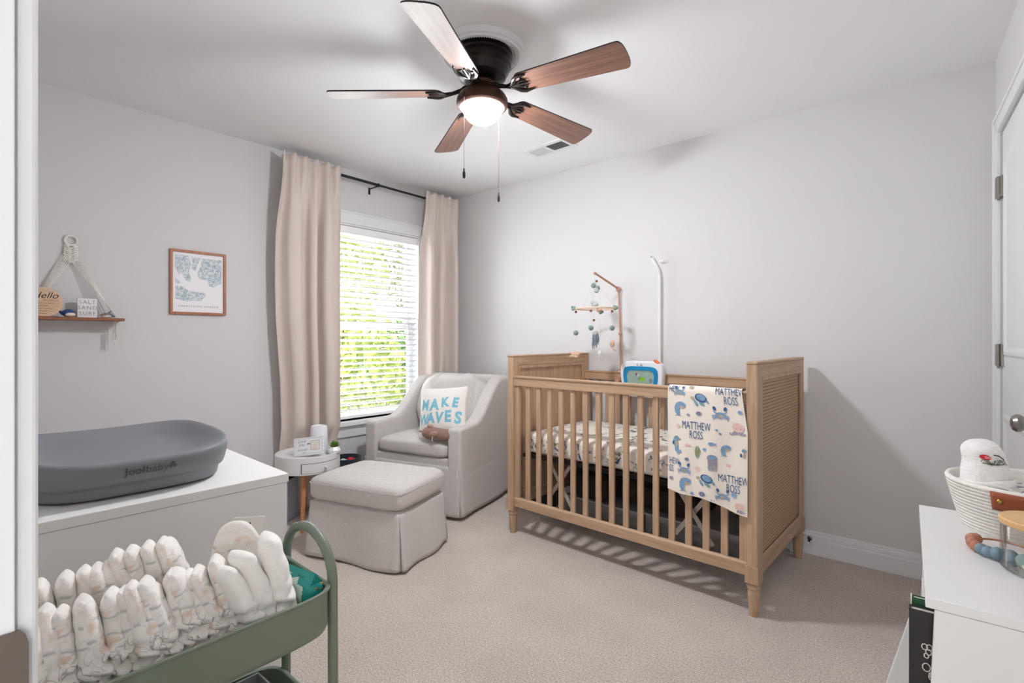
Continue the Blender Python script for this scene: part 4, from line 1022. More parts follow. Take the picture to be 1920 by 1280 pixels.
# succulent
t = thing('potted_succulent', 'green succulent in a small white faceted pot on the side table', 'plant', (-2.913, 1.750, ZT), 0)
MB().lathe([(0, 0), (.022, 0), (.037, .016), (.040, .030), (.030, .048), (.027, .052), (.024, .050), (.022, .042), (0, .042)], 9).build('pot', 'satin', t, sharp=10)
b = MB(); rnd = random.Random(3)
for k in range(34):
    a = k * 2.4; el = R_(18 + 68 * (1 - k / 34.) * -1 + 62); r = .030 + .012 * rnd.random()
    T = Matrix.Translation((0, 0, .048)) @ Matrix.Rotation(a, 4, 'Z') @ Matrix.Rotation(-R_(15 + 60 * k / 34), 4, 'Y')
    b.add([(0, -.003, 0), (r * .5, -.011, .002), (r * 1.15, 0, .004), (r * .5, .011, .002), (0, .003, 0), (r * .5, 0, -.004)], [(0, 1, 5), (1, 2, 5), (2, 3, 5), (3, 4, 5), (0, 4, 3, 2, 1)], 0, True, T)
b.build('leaves', 'leaf', t, solid=.002)

# things on the floor round the side table
t = thing('floor_box', 'narrow blue grey box with a black lid on the floor beside the dresser', 'box', (-3.215, 1.60, 0), R_(32))
bx('body', 'bluegrey', t, -.035, .035, -.06, .06, 0, .27, bevel=.003); bx('lid', 'dark', t, -.036, .036, -.062, .062, .27, .315, bevel=.003)
b = MB(); q = lambda x, y: (.0355, x, y); put2d(b, text2d('a', .014), q, 0, -.03, .035); put2d(b, text2d('s', .014), q, 0, -.03, .02); b.build('print', 'navy', t)
t = thing('toy_basket', 'low black rimmed basket of toys below the window behind the ottoman', 'basket', (-3.15, 1.985, 0), 0)
b = MB(); b.lathe([(0, 0), (.09, 0), (.10, .12), (.103, .300), (.108, .325), (.107, .345), (.099, .345), (.096, .325), (.094, .31), (.09, .25), (.085, .03), (0, .03)], 40); b.build('basket', 'darkrope', t)
for k, (x, y, z, r, m_, lb, nm) in enumerate(((.03, -.042, .310, .034, 'palefelt', 'pale round plush ball in the low black basket', 'plush_ball'), (-.01, .042, .300, .034, 'redth', 'red plush ball in the low black basket', 'plush_ball'))):
    v = Vector((-3.15 + x, 1.985 + y, z)); o = MB().sph((0, 0, 0), r, 18, 12).build(nm, m_, loc=v, disp=lambda c: .004 * nz(c.x, c.y, c.z, 40)); tag(o, lb, 'toy')
    if k == 0: pass
t = thing('rope_basket', 'tall white and dark slate rope basket between armchair and crib', 'basket', (-2.118, 2.86, 0))
b = MB(); b.lathe([(0, 0), (.130, 0), (.148, .02), (.152, .22)], 40); b.build('lower_band', 'darkrope', t)['label'] = 'dark slate lower band'
b = MB(); pf = []
for k in range(13): z = .22 + k * .015; pf += [(.152 - .03 * (k / 12) ** 2, z), (.155 - .03 * (k / 12) ** 2, z + .0075)]
b.lathe(pf, 40); b.build('upper_band', 'rope', t, sharp=60)

# ------------------------------------------------------------------ crib
CC = (-1.233, 2.710); CR = R_(-2.5)
cb = thing('crib', 'natural wood crib with slatted sides and cane end panels', 'crib', (CC[0], CC[1], 0), CR)
def cw(x, y, z=0): return (CC[0] + x * math.cos(CR) - y * math.sin(CR), CC[1] + x * math.sin(CR) + y * math.cos(CR), z)
XL = .6875; YL = .381; ZTOP = 1.078
for sx in (-1, 1):
    ax = sx * XL
    for sy in (-1, 1):
        ay = sy * YL; 
        p = MB(); p.box(ax - .023, ax + .023, ay - .028, ay + .028, .215, ZTOP - .012); po = p.build('post', 'cribz', cb, bevel=.005, seg=3)
        MB().box(ax - .028, ax + .028, ay - .032, ay + .032, .142, .218).build('leg_block', 'cribz', po, bevel=.003)
        MB().lathe([(0, .143), (.022, .143), (.022, .136), (.027, .131), (.029, .124), (.027, .117), (.022, .113), (.0235, .108), (.025, .100), (.0235, .07), (.019, .010), (.018, 0), (0, 0)], 28, (ax, ay, 0)).build('leg', 'cribz', cb)
    # end frame
    MB().box(ax - .023, ax + .023, -YL + .02, YL - .02, 1.012, ZTOP - .012).build('end_rail', 'criby', cb, bevel=.003)
    MB().box(ax - .0245, ax + .0245, -YL - .030, YL + .030, ZTOP - .013, ZTOP).build('top_cap', 'criby', cb, bevel=.006, seg=3)
    MB().box(ax - .022, ax + .022, -YL + .02, YL - .02, .165, .228).build('end_rail', 'criby', cb, bevel=.003)
    xi = ax - sx * .008
    MB().box(xi - .005, xi + .005, -YL + .025, YL - .025, .225, 1.015).build('inner_panel', 'cribz', cb)
    # moulding around the panels inside and out
    for xo, nm in ((ax - sx * .018, 'panel_moulding'), (ax + sx * .019, 'panel_moulding')):
        m = MB(); y0, y1, z0, z1 = -YL + .028, YL - .028, .228, 1.012; w = .018
        m.box(xo - .004, xo + .004, y0, y0 + w, z0, z1); m.box(xo - .004, xo + .004, y1 - w, y1, z0, z1); m.box(xo - .004, xo + .004, y0 + w, y1 - w, z0, z0 + w); m.box(xo - .004, xo + .004, y0 + w, y1 - w, z1 - w, z1)
        m.build(nm, 'cribz', cb, bevel=.003, seg=3)
    xo = ax + sx * .010
    MB().box(xo - .003, xo + .003, -YL + .04, YL - .04, .24, 1.0).build('cane_panel', 'cane', cb)['label'] = 'woven cane end panel'
for sy in (-1, 1):
    ay = sy * YL; top, bot = (.952, .175) if sy < 0 else (.952, .175)
    yo = ay
    m = MB(); m.prism([(yo - .018, top - .058), (yo + .018, top - .058), (yo + .018, top - .012), (yo + .024, top - .008), (yo + .024, top), (yo - .024, top), (yo - .024, top - .008), (yo - .018, top - .014)], 0, -XL + .02, XL - .02)
    m.build('top_rail', 'cribx', cb, bevel=.002)
    m = MB(); m.prism([(yo - .018, bot - .008), (yo + .018, bot - .008), (yo + .018, bot + .042), (yo - .010, bot + .050), (yo - .018, bot + .040)], 0, -XL + .02, XL - .02)
    m.build('bottom_rail', 'cribx', cb, bevel=.002)
    for sx in (-1, 1): MB().box(sx * .648 - .017, sx * .648 + .017, yo - .011, yo + .011, bot + .04, top - .055).build('stile', 'cribz', cb, bevel=.003)
    for k in range(15):
        x = -.648 + 1.296 * (k + 1) / 16
        MB().box(x - .0155, x + .0155, yo - .0085, yo + .0085, bot + .04, top - .055).build('slat', 'cribz', cb, bevel=.004, seg=2)
# spring support (part of the crib), X braces
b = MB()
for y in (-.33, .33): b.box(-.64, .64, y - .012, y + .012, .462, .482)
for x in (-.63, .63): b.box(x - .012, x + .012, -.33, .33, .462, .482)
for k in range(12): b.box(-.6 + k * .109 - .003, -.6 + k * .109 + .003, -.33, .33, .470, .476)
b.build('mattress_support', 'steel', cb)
for xc in (-.44, .37):
    for dx in (-1, 1):
        b = MB(); p0 = Vector((xc - dx * .10, -.24, .46)); p1 = Vector((xc + dx * .10, -.24 - .02 * dx, .195)); d = (p1 - p0).normalized(); w = d.cross(Vector((0, 1, 0))) * .011
        v = [p0 - w, p0 + w, p1 + w, p1 - w]; off = Vector((0, .003 * dx, 0)); th = Vector((0, .002, 0))
        b.add([q + off - th for q in v] + [q + off + th for q in v], [(0, 1, 2, 3), (7, 6, 5, 4), (0, 4, 5, 1), (1, 5, 6, 2), (2, 6, 7, 3), (3, 7, 4, 0)])
        b.build('cross_brace', 'strap', cb)
# mattress with printed sheet
mt = thing('crib_mattress', 'crib mattress in a cream sheet printed with small sea creatures', 'mattress', cw(0, 0, .483), CR)
mo = cushion('mattress', 'ivory', mt, (0, 0, .066), (.655, .340, .066), e1=.28, e2=.12, wr=.0025, n=120, mm=40)
b = MB(); rnd = random.Random(21)
def mtop(x, y): return (x, y, .1345)
def mfront(x, y): return (x, -.3425 - .0005, y)
def fishy(cx, cy, s, ro):
    c_, s_ = math.cos(ro), math.sin(ro); tr_ = lambda x, y: (cx + (x * c_ - y * s_) * s, cy + (x * s_ + y * c_) * s)
    k = rnd.randint(0, 3)
    if k == 0: return [(ell(cx, cy, s, s * .38, ro), rnd.choice((0, 1))), (poly([tr_(.8, 0), tr_(1.5, .5), tr_(1.5, -.4)]), 1)]
    if k == 1: return [(poly([tr_(math.cos(j * PI / 5) * (1 if j % 2 == 0 else .4), math.sin(j * PI / 5) * (1 if j % 2 == 0 else .4)) for j in range(10)]), 2)]
    if k == 2: return [(stroke([tr_(-1 + j * .25, .5 * math.sin(j * .9)) for j in range(9)], s * .22), 3)]
    return [(ell(cx, cy, s * .45, s * .8, ro), 0), (stroke([tr_(0, -.5), tr_(.2, -1.1), tr_(0, -1.6)], s * .12), 1)]
for _ in range(230):
    x, y = rnd.uniform(-.61, .61), rnd.uniform(-.30, .30)
    for sh_, mi in fishy(x, y, rnd.uniform(.010, .019), rnd.uniform(0, 6)): put2d(b, sh_, mtop, mi)
for _ in range(120):
    x, y = rnd.uniform(-.60, .60), rnd.uniform(.028, .105)
    for sh_, mi in fishy(x, y, rnd.uniform(.008, .015), rnd.uniform(0, 6)): put2d(b, sh_, mfront, mi)
pr_ = b.build('print', ['greyp', 'navy', 'greenp', 'teal'], mt)
join_into(mo, pr_, (0, 0, -.066))

# blanket over the front rail
bl = thing('baby_blanket', 'cream blanket with sea animals and the name Matthew Ross over the crib rail', 'blanket', cw(0, -YL, 0), CR)
xa, xb = .318, .648                                    # along the rail
RT = .957
def blS(x, y):
    # x across 0..1, y length down the front: 0 at the rail top, negative over the back
    X = xa + (xb - xa) * x - .000
    if y > 0: X += (.030 * min(1, y / .2) * x - .004 * x) * 1.0
    if y < -.02: X -= .01
    fold = .006 * math.sin(7 * x + 1.5) * min(1, abs(y) / .25) + .004 * math.sin(17 * x + 3 * y) * min(1, abs(y) / .4)
    r = .030
    if y >= .035: Y = -r - .004 - .010 * min(1, y / .5) + fold; Z = RT - (y - .035) - .012
    elif y <= -.035: Y = r + .004 + fold * .5; Z = RT - (-y - .035) - .012
    else:
        a = (y / .035) * PI / 2; Y = -r * math.sin(a) - .004 * (y / .035) + fold * .2; Z = RT - .012 + (.015) * math.cos(a)
    return Vector((X, Y, Z))
def blL(x): return .505 + .050 * x ** 1.6 + .006 * math.sin(9 * x)     # front length, longer at right
b = MB(); nu, nv = 48, 90
b.grid(lambda u, v: tuple(blS(u, -.42 + v * (.42 + blL(u)))), nu, nv)
Wb = xb - xa
def fb(px, py):   # print coordinates: metres right / metres down from rail top
    x = px / Wb; p = blS(x, py); e = 1e-3
    n = (blS(x, py + e) - p).cross(blS(x + e / Wb, py) - p).normalized()
    if n.y > 0 and py > .03: n = -n
    if py <= .03 and n.z < 0: n = -n
    return tuple(p + n * .0022)
def fbl(k): return lambda px, py: tuple(Vector(fb(px, py)) + Vector((0, -.0004 * k, .0002 * k)))
def clipok(vf): return all(0.002 < x < Wb - .002 and -.02 < y < blL(x / Wb) - .004 for x, y in vf[0])
def P(vf, mi, k=1):
    if clipok(vf): put2d(b, vf, fbl(k), mi)
def name_(x, y, s=.040, lines=('MATTHEW', 'ROSS')):
    for i, tx in enumerate(lines):
        v, f = text2d(tx, s * 1.08, seg=.01, narrow=.50, bold=.0)
        keep = [ff for ff in f if all(0.002 < x + v[j][0] < Wb - .002 and -.02 < (y + i * s * .88 - v[j][1]) < blL((x + v[j][0]) / Wb) - .004 for j in ff)]
        put2d(b, ([(x + p[0], y + i * s * .88 - p[1]) for p in v], keep), fbl(1), 1)
def crab(x, y, s, fl=1):
    P(ell(x, y, s, s * .72), 2); P(ell(x, y + s * .15, s * .6, s * .35), 6, 2)
    for sg in (-1, 1):
        P(stroke([(x + sg * s * .7, y - s * .3), (x + sg * s * 1.25, y - s * .8), (x + sg * s * 1.15, y - s * 1.2)], s * .16), 2)
        P(ell(x + sg * s * 1.1, y - s * 1.45, s * .34, s * .5, .3 * sg), 1)
        for j in range(4): P(stroke([(x + sg * s * .8, y + s * (.05 + .15 * j)), (x + sg * s * 1.5, y + s * (.0 + .28 * j)), (x + sg * s * (1.75 - .15 * j), y + s * (.3 + .3 * j))], s * .10), 2)
        P(ell(x + sg * s * .3, y - s * .45, s * .11), 5, 2)
def turtle(x, y, s, fl=1):
    P(ell(x + .2 * s, y, s * 1.25, s * .85, .3 * fl), 1); P(ell(x + .25 * s, y - .1 * s, s * .95, s * .6, .3 * fl), 2, 2)
    for a_, c_ in ((.0, -.1), (.5, .1), (-.3, .15)): P(ell(x + s * (.2 + a_), y + s * c_ - s * .1, s * .2, s * .17), 3, 3)
    P(ell(x - 1.5 * s * fl, y + .1 * s, s * .42, s * .32), 6, 2); P(ell(x - .8 * s, y + 1.1 * s, s * .75, s * .28, 1.0), 3); P(ell(x + .4 * s, y + 1.2 * s, s * .65, s * .3, .5), 3); P(ell(x + 1.5 * s, y + .7 * s, s * .5, s * .2, .9), 3)
def whale(x, y, s, fl=1):
    P(ell(x + .25 * s, y - .5 * s, s * .95, s * .62, .1 * fl), 2); P(stroke([(x - .2 * s * fl, y - .5 * s), (x - .55 * s * fl, y + .2 * s), (x - .5 * s * fl, y + .9 * s), (x - .3 * s * fl, y + 1.3 * s)], s * .62), 2)
    P(poly([(x - .35 * s * fl, y + 1.2 * s), (x - 1.0 * s * fl, y + 1.75 * s), (x - .2 * s * fl, y + 1.5 * s), (x + .5 * s * fl, y + 1.7 * s)]), 3, 2); P(ell(x + .4 * s * fl, y - .1 * s, s * .5, s * .25, .2), 6, 2); P(ell(x + .6 * s * fl, y - .5 * s, s * .07), 1, 3)
def shell(x, y, s): P(ell(x, y, s, s * .75), 5); P(ell(x, y, s * .6, s * .45), 1, 2); P(ell(x, y, s * .35, s * .25), 5, 3)
def dot(x, y, s, m_): P(ell(x, y, s, s * .85), m_)
def octo(x, y, s):
    P(ell(x, y, s, s * .9), 4)
    for j in range(6):
        a = -1.25 + j * .5; P(stroke([(x + s * .6 * math.sin(a), y + s * .7), (x + s * 1.1 * math.sin(a), y + s * 1.3), (x + s * 1.5 * math.sin(a), y + s * 1.35 + .1 * s * (j % 2)), (x + s * 1.55 * math.sin(a), y + s * 1.0)], s * .17), 5)
    for sg in (-1, 1): P(ell(x + sg * s * .4, y + s * .25, s * .08), 1, 2)
def jelly(x, y, s):
    P(ell(x, y, s, s * .75), 5); P(ell(x, y - .1 * s, s * .7, s * .45), 2, 2)
    for j in range(6): P(stroke([(x + s * (-.75 + .3 * j), y + s * .4), (x + s * (-.6 + .28 * j), y + s * 1.2), (x + s * (-.7 + .3 * j), y + s * 2.0), (x + s * (-.5 + .25 * j), y + s * 2.7)], s * .13), 5)
def horse(x, y, s):
    P(ell(x, y, s * .62, s * .5), 3); P(ell(x + .7 * s, y + .2 * s, s * .4, s * .18), 3); P(stroke([(x - .1 * s, y + .2 * s), (x - .4 * s, y + 1.0 * s), (x + .0 * s, y + 2.0 * s), (x + .05 * s, y + 2.9 * s), (x + .5 * s, y + 3.5 * s), (x + .95 * s, y + 3.2 * s), (x + .8 * s, y + 2.8 * s)], s * .62), 2)
    P(ell(x + .05 * s, y + 1.3 * s, s * .35, s * .75), 6, 2); P(ell(x - .75 * s, y + 1.3 * s, s * .28, s * .5), 1, 2)
def fish(x, y, s, m_=4): P(ell(x, y, s, s * .6), m_); P(poly([(x + s * .8, y), (x + s * 1.5, y - s * .5), (x + s * 1.5, y + s * .5)]), m_)
u = Wb / .30
crab(.058, .050, .016); dot(.112, .022, .011, 6); turtle(.150, .070, .022); whale(.058, .120, .024); shell(.142, .140, .013); crab(.232, .140, .020); dot(.096, .150, .007, 5)
name_(.128, .198, .046); dot(.050, .205, .010, 4); dot(.212, .205, .006, 2); dot(.226, .220, .006, 2); octo(.296, .185, .023); name_(.280, .035, .046); name_(.004, .036, .040, ('MATTHEW',)); dot(.312, .120, .010, 2)
horse(.042, .262, .019); fish(.092, .288, .010); dot(.165, .296, .008, 2); fish(.192, .268, .013, 2); whale(.246, .286, .018, 1); P(ell(.134, .318, .010, .020), 7); P(ell(.128, .300, .003, .016, .3), 7, 2); P(ell(.142, .300, .003, .016, -.3), 7, 2)
jelly(.196, .330, .021); shell(.090, .352, .010); fish(.256, .352, .009); name_(.276, .412, .044); name_(.004, .372, .040); crab(.078, .402, .017); dot(.136, .388, .011, 4); turtle(.170, .424, .021); whale(.082, .462, .023)
shell(.156, .495, .015); crab(.236, .490, .017); dot(.018, .452, .010, 5); dot(.280, .475, .012, 2); dot(.018, .498, .014, 4); name_(.150, .528, .042); octo(.300, .520, .018); dot(.112, .502, .008, 2); horse(.318, .280, .016)
b.build('cloth', ['ivory', 'navy', 'blue', 'teal', 'pink', 'greyp', 'tan', 'greenp'], bl)

# soother toy on the back rail
ty = thing('crib_soother', 'white and blue aquarium soother toy fixed inside the back crib rail', 'toy', cw(-.195, YL - .055, .80), CR)
def rr(x0, x1, z0, z1, r, n=6, tx=1.0):
    p = []
    for cx, cz, a0 in ((x1 - r, z1 - r, 0), (x0 + r, z1 - r, 90), (x0 + r, z0 + r, 180), (x1 - r, z0 + r, 270)):
        for i in range(n + 1): a = R_(a0 + 90 * i / n); p.append((cx + r * math.cos(a), cz + r * math.sin(a)))
    return p
def dome(w, h, top, n=20):   # tapered housing with an arched top
    pts = [(-w * .90, 0), (w * .90, 0)]
    for i in range(n + 1):
        a = PI * i / n; pts.append((w * pw(math.cos(a), .38), h * .62 + h * .38 * pw(math.sin(a), .55)))
    return pts
MB().prism(dome(.150, .235, 0), 1, -.028, .03).build('housing', 'toywhite', ty, bevel=.014, seg=4)
pts = [(x * .80, .03 + (z) * .72) for x, z in dome(.150, .235, 0)]
n = len(pts); b = MB(); inn = [(x * .80, .105 + (z - .105) * .72) for x, z in pts]
v = [(x, -.036, z) for x, z in pts] + [(x, -.036, z) for x, z in inn] + [(x, -.026, z) for x, z in pts] + [(x, -.024, z) for x, z in inn]
fs = []
for i in range(n):
    j = (i + 1) % n; fs += [(i, j, n + j, n + i), (i, 2 * n + i, 2 * n + j, j), (n + i, n + j, 3 * n + j, 3 * n + i)]
b.add(v, fs); b.build('bezel', 'toyblue', ty)
MB().prism([(x, z) for x, z in inn], 1, -.0305, -.0295).build('tank_window', 'toyscreen', ty)
b = MB(); q = lambda x, y: (x, -.0312, y); qq = lambda x, y: (x, -.0318, y)
put2d(b, ell(-.018, .128, .020, .018), q, 0); put2d(b, ell(.010, .118, .022, .014), q, 1); put2d(b, ell(-.026, .146, .009, .010), q, 2); put2d(b, ell(-.014, .142, .007), qq, 3); put2d(b, ell(-.014, .142, .003), lambda x, y: (x, -.0324, y), 4); put2d(b, ell(.072, .11, .013, .016), q, 5)
b.build('sea_decor', ['sili_g', 'lime', 'bead', 'toywhite', 'ink', 'sili_b'], ty)
b = MB(); q = lambda x, y: (x, -.0290, y)
put2d(b, ell(-.020, .208, .0065), q, 0); put2d(b, ell(-.020, .208, .0045), lambda x, y: (x, -.0294, y), 1); put2d(b, text2d('baby\nocean', .0075, bold=.0003), q, 0, .006, .207)
b.build('logo', ['ink', 'toywhite'], ty)
MB().sph((0, 0, 0), (.030, .016, .011), 18, 10, T=Matrix.Translation((.108, -.012, .226)) @ Matrix.Rotation(R_(34), 4, 'Y')).build('top_button', 'orange', ty)
b = MB(); b.sph((-.108, -.03, .035), (.018, .012, .018), 16, 10); b.build('side_dial', 'orange', ty)
MB().torus((-.155, -.02, .14), .03, .003, 22, 6, axis=1).build('strap_loop', 'sili_r', ty)

# mobile
mb_ = thing('baby_mobile', 'crib mobile with sage pompoms and felt sea creatures on a wooden arm', 'mobile', (-1.62, 3.135, 0))
def lp(x, y, z): return (x + 1.62, y - 3.135, z)
MB().tube([lp(-1.616, 3.138, .75), lp(-1.616, 3.138, .98), lp(-1.620, 3.136, 1.21)], .0075, 10).build('lower_pole', 'peg', mb_)
MB().tube([lp(-1.620, 3.136, 1.21), lp(-1.629, 3.130, 1.515)], .0068, 10).build('upper_pole', 'peg', mb_)
MB().sph(lp(-1.620, 3.134, 1.213), .0125, 14, 10).build('connector', 'peg', mb_)
MB().sph(lp(-1.629, 3.130, 1.518), .019, 18, 12).build('joint_ball', 'peg', mb_)
b = MB(); b.tube([lp(-1.629, 3.130, 1.520), lp(-1.650, 2.85, 1.600)], .0068, 10); b.sph(lp(-1.650, 2.845, 1.601), .010, 12, 8); b.build('arm', 'peg', mb_)
MB().box(-.02, .02, -.045, .012, .80, .93).build('clamp', 'peg', mb_, bevel=.006)
RC = (-1.650, 2.85, 1.372); RR_ = .128
MB().torus(lp(*RC), RR_, .0058, 48, 8).build('ring', mat('pale_wood_ring', (218, 194, 170), .55), mb_)
hook = (-1.650, 2.85, 1.545)
b = MB()
for a in (20, 140, 260, 320): b.tube([lp(*hook), lp(RC[0] + RR_ * math.cos(R_(a)), RC[1] + RR_ * math.sin(R_(a)), RC[2])], .0008, 4)
b.tube([lp(*hook), lp(-1.650, 2.848, 1.60)], .0008, 4)
def strand(x, y, z1, z0=1.37): b.tube([lp(x, y, z0), lp(x, y, z1)], .0008, 4)
# screen-left end of the ring lies at -right; use the camera-facing chord
rx, ry = .7716, .6360
def rg(k, dz=0, f=0): return (RC[0] + rx * k + -.636 * f, RC[1] + ry * k + .7716 * f, RC[2] + dz)
pA, pB, pC_, pD = rg(-.122, 0, .03), rg(-.045, 0, -.11), rg(.0, 0, 0), rg(.098, 0, -.06)
strand(pA[0], pA[1], 1.10); strand(pB[0], pB[1], 1.21); strand(pC_[0] - .01, pC_[1], 1.20, 1.545); strand(pC_[0] + .02, pC_[1] + .02, 1.08, 1.545); strand(pD[0], pD[1], 1.16)
b.build('string', 'string', mb_)
def pom(p, r, m_, nm='pompom'):
    MB().sph((0, 0, 0), r, 20, 14).build(nm, m_, mb_, loc=lp(*p), disp=lambda c: .0022 * nz(c.x, c.y, c.z, 260), sharp=180)
pom((pA[0], pA[1], 1.215), .0165, 'sagefelt'); pom((pB[0], pB[1], 1.245), .0165, 'sagefelt'); pom((pD[0], pD[1], 1.245), .0165, 'sagefelt')
pom(rg(-.012, .150), .0165, 'sagefelt'); pom(rg(.012, .132, -.01), .0165, 'sagefelt'); pom(rg(.004, .116, -.02), .0165, 'palefelt')
for p in ((pA[0], pA[1], 1.352), (pB[0], pB[1], 1.352), (pD[0], pD[1], 1.352), (pC_[0] - .01, pC_[1], 1.298), rg(.008, .178)): MB().sph(lp(*p), .0085, 12, 8).build('bead', 'bead', mb_)
# felt leaves clipped to the ring
for p, m_, s in ((rg(-.140, .002), 'sagefelt', .020), (rg(-.02, .022, -.10), 'palefelt', .028), (rg(.132, .006), 'sagefelt', .021), (rg(.010, -.012, -.09), 'peachfelt', .020), (rg(.022, -.026, -.09), 'sagefelt', .018)):
    b = MB()
    for k in range(5): a = k * 1.256; b.sph((s * .45 * math.cos(a), s * .25 * math.sin(a), s * .35 * math.sin(a * 2)), (s * .55, s * .4, s * .5), 10, 8)
    b.build('felt_coral', m_, mb_, loc=lp(*p))
b = MB(); b.sph((0, 0, 0), (.030, .022, .020), 18, 12); b.sph((.026, 0, .008), (.012, .010, .009), 10, 8); b.sph((-.022, -.018, -.012), (.018, .006, .008), 10, 8); b.sph((.012, -.022, -.014), (.016, .006, .008), 10, 8); b.tube([(-.028, 0, .004), (-.046, -.004, .014), (-.05, 0, .004)], [.008, .005, .002], 8)
b.build('felt_turtle', 'peachfelt', mb_, loc=lp(pA[0], pA[1], 1.075))
b = MB(); b.sph((0, 0, .012), (.021, .021, .018), 18, 12); b.build('felt_jellyfish', 'palefelt', mb_, loc=lp(pC_[0], pC_[1], 1.200))
b = MB(); rnd = random.Random(9)
for k in range(13):
    a = k * 2.4; r = .006 + .013 * rnd.random(); L = rnd.uniform(.045, .10)
    b.tube([(r * math.cos(a), r * math.sin(a), 0), (1.3 * r * math.cos(a), 1.3 * r * math.sin(a), -L * .5), (1.7 * r * math.cos(a + .4), 1.7 * r * math.sin(a + .4), -L)], [.004, .0045, .002], 6)
b.build('felt_tentacles', mat('blue_grey_felt', (142, 158, 168), .95, bump=.6, bscale=250), mb_, loc=lp(pC_[0], pC_[1], 1.205))
b = MB(); b.sph((0, 0, 0), (.014, .014, .017), 14, 10)
for k in range(5): a = k * 1.256; b.tube([(.007 * math.cos(a), .007 * math.sin(a), -.01), (.012 * math.cos(a), .012 * math.sin(a), -.03), (.010 * math.cos(a), .010 * math.sin(a), -.045)], [.004, .003, .002], 6)
b.build('felt_octopus', 'whitefelt', mb_, loc=lp(pC_[0] + .02, pC_[1] + .02, 1.085))
b = MB(); b.sph((0, 0, 0), (.016, .014, .026), 16, 10); b.tube([(.002, 0, -.02), (.012, 0, -.038), (.022, 0, -.042)], [.007, .005, .006], 8)
b.build('felt_whale', 'peachfelt', mb_, loc=lp(pD[0], pD[1], 1.145))

# white monitor pole
t = thing('monitor_stand', 'tall white metal pole with a bent top behind the crib', 'stand', (-1.336, 3.135, 0))
pts = [(0, 0, .02), (0, 0, .6), (0, 0, 1.2), (0, 0, 1.585), (-.004, -.001, 1.615), (-.016, -.003, 1.645), (-.032, -.006, 1.675), (-.052, -.010, 1.712)]
MB().tube(pts, .0095, 14).build('pole', 'white', t)
b = MB()
for z in (1.14, 1.36): b.torus((0, 0, z), .0095, .0012, 20, 6)
b.build('pole_joint', 'white', t)
MB().tube([(-.050, -.020, 1.712), (-.050, -.0, 1.712)], .006, 10).build('hook', 'greypl', t)
MB().box(-.006, .024, -.006, .006, 1.676, 1.686).build('clip', 'white', t, bevel=.001)
MB().lathe([(0, 0), (.05, 0), (.05, .014), (.014, .02), (.012, .04), (0, .04)], 24, sy=.5).build('base', 'white', t)

# under the crib
def bin_(name, label, x0, x1, y0, y1, h, m_, fill):
    t = thing(name, label, 'storage box', cw((x0 + x1) / 2, (y0 + y1) / 2, 0), CR); w, d = (x1 - x0) / 2, (y1 - y0) / 2
    b = MB(); tt = .004
    b.box(-w, w, -d, d, 0, tt)
    for a in ((-w, -w + tt, -d, d), (w - tt, w, -d, d), (-w, w, -d, -d + tt), (-w, w, d - tt, d)): b.box(*a, 0, h)
    b.build('tub', m_, t, bevel=.002)
    b = MB(); b.box(-w - .006, w + .006, -d - .006, d + .006, h, h + .012); b.build('lid', 'greypl' if fill else m_, t, bevel=.003)
    if fill:
        cushion('contents', fill, t, (0, 0, h * .45), (w - .012, d - .012, h * .42), e1=.4, e2=.2, wr=.01)
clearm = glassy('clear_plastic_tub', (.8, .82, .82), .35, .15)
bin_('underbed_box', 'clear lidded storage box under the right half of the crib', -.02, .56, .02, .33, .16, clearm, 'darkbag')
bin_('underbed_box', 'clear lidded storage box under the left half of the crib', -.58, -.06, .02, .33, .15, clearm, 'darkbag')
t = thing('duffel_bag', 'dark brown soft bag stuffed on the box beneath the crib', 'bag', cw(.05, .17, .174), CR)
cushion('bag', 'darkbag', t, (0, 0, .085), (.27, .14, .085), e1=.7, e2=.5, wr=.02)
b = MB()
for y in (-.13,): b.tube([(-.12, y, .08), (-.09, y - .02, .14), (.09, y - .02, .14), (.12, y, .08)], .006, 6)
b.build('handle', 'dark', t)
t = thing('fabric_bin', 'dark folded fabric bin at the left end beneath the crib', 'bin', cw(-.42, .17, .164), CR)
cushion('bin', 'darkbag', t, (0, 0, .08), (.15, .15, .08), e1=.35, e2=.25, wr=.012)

# ------------------------------------------------------------------ right-hand bookcase and its contents
un = thing('bookcase', 'low white childrens bookcase with slanted bin sides, right foreground', 'bookcase', (.0, 1.07, 0), R_(1.2))
UW, UD = .585, .285
bx('top_panel', 'white', un, 0, UD, 0, UW, .732, .75, bevel=.0015)
sidep = [(.012, .731), (UD, .731), (UD, 0), (-.135, 0), (-.012, .49), (.004, .52)]
for y0 in (.002, UW - .018): MB().prism([(x, z) for x, z in sidep], 1, y0, y0 + .016).build('side_panel', 'white', un, bevel=.001)
bx('divider', 'white', un, .03, UD - .01, .30, .315, .48, .732, bevel=.001)
bx('shelf', 'white', un, .005, UD, .018, UW - .018, .555, .572, bevel=.001)
bx('back_panel', 'white', un, UD - .008, UD, .018, UW - .018, .02, .732, bevel=0)
bx('shelf', 'white', un, -.115, UD, .018, UW - .018, .04, .055, bevel=.001)
MB().box(-.122, -.108, .018, UW - .018, .02, .09).build('bin_front', 'white', un, bevel=.001)
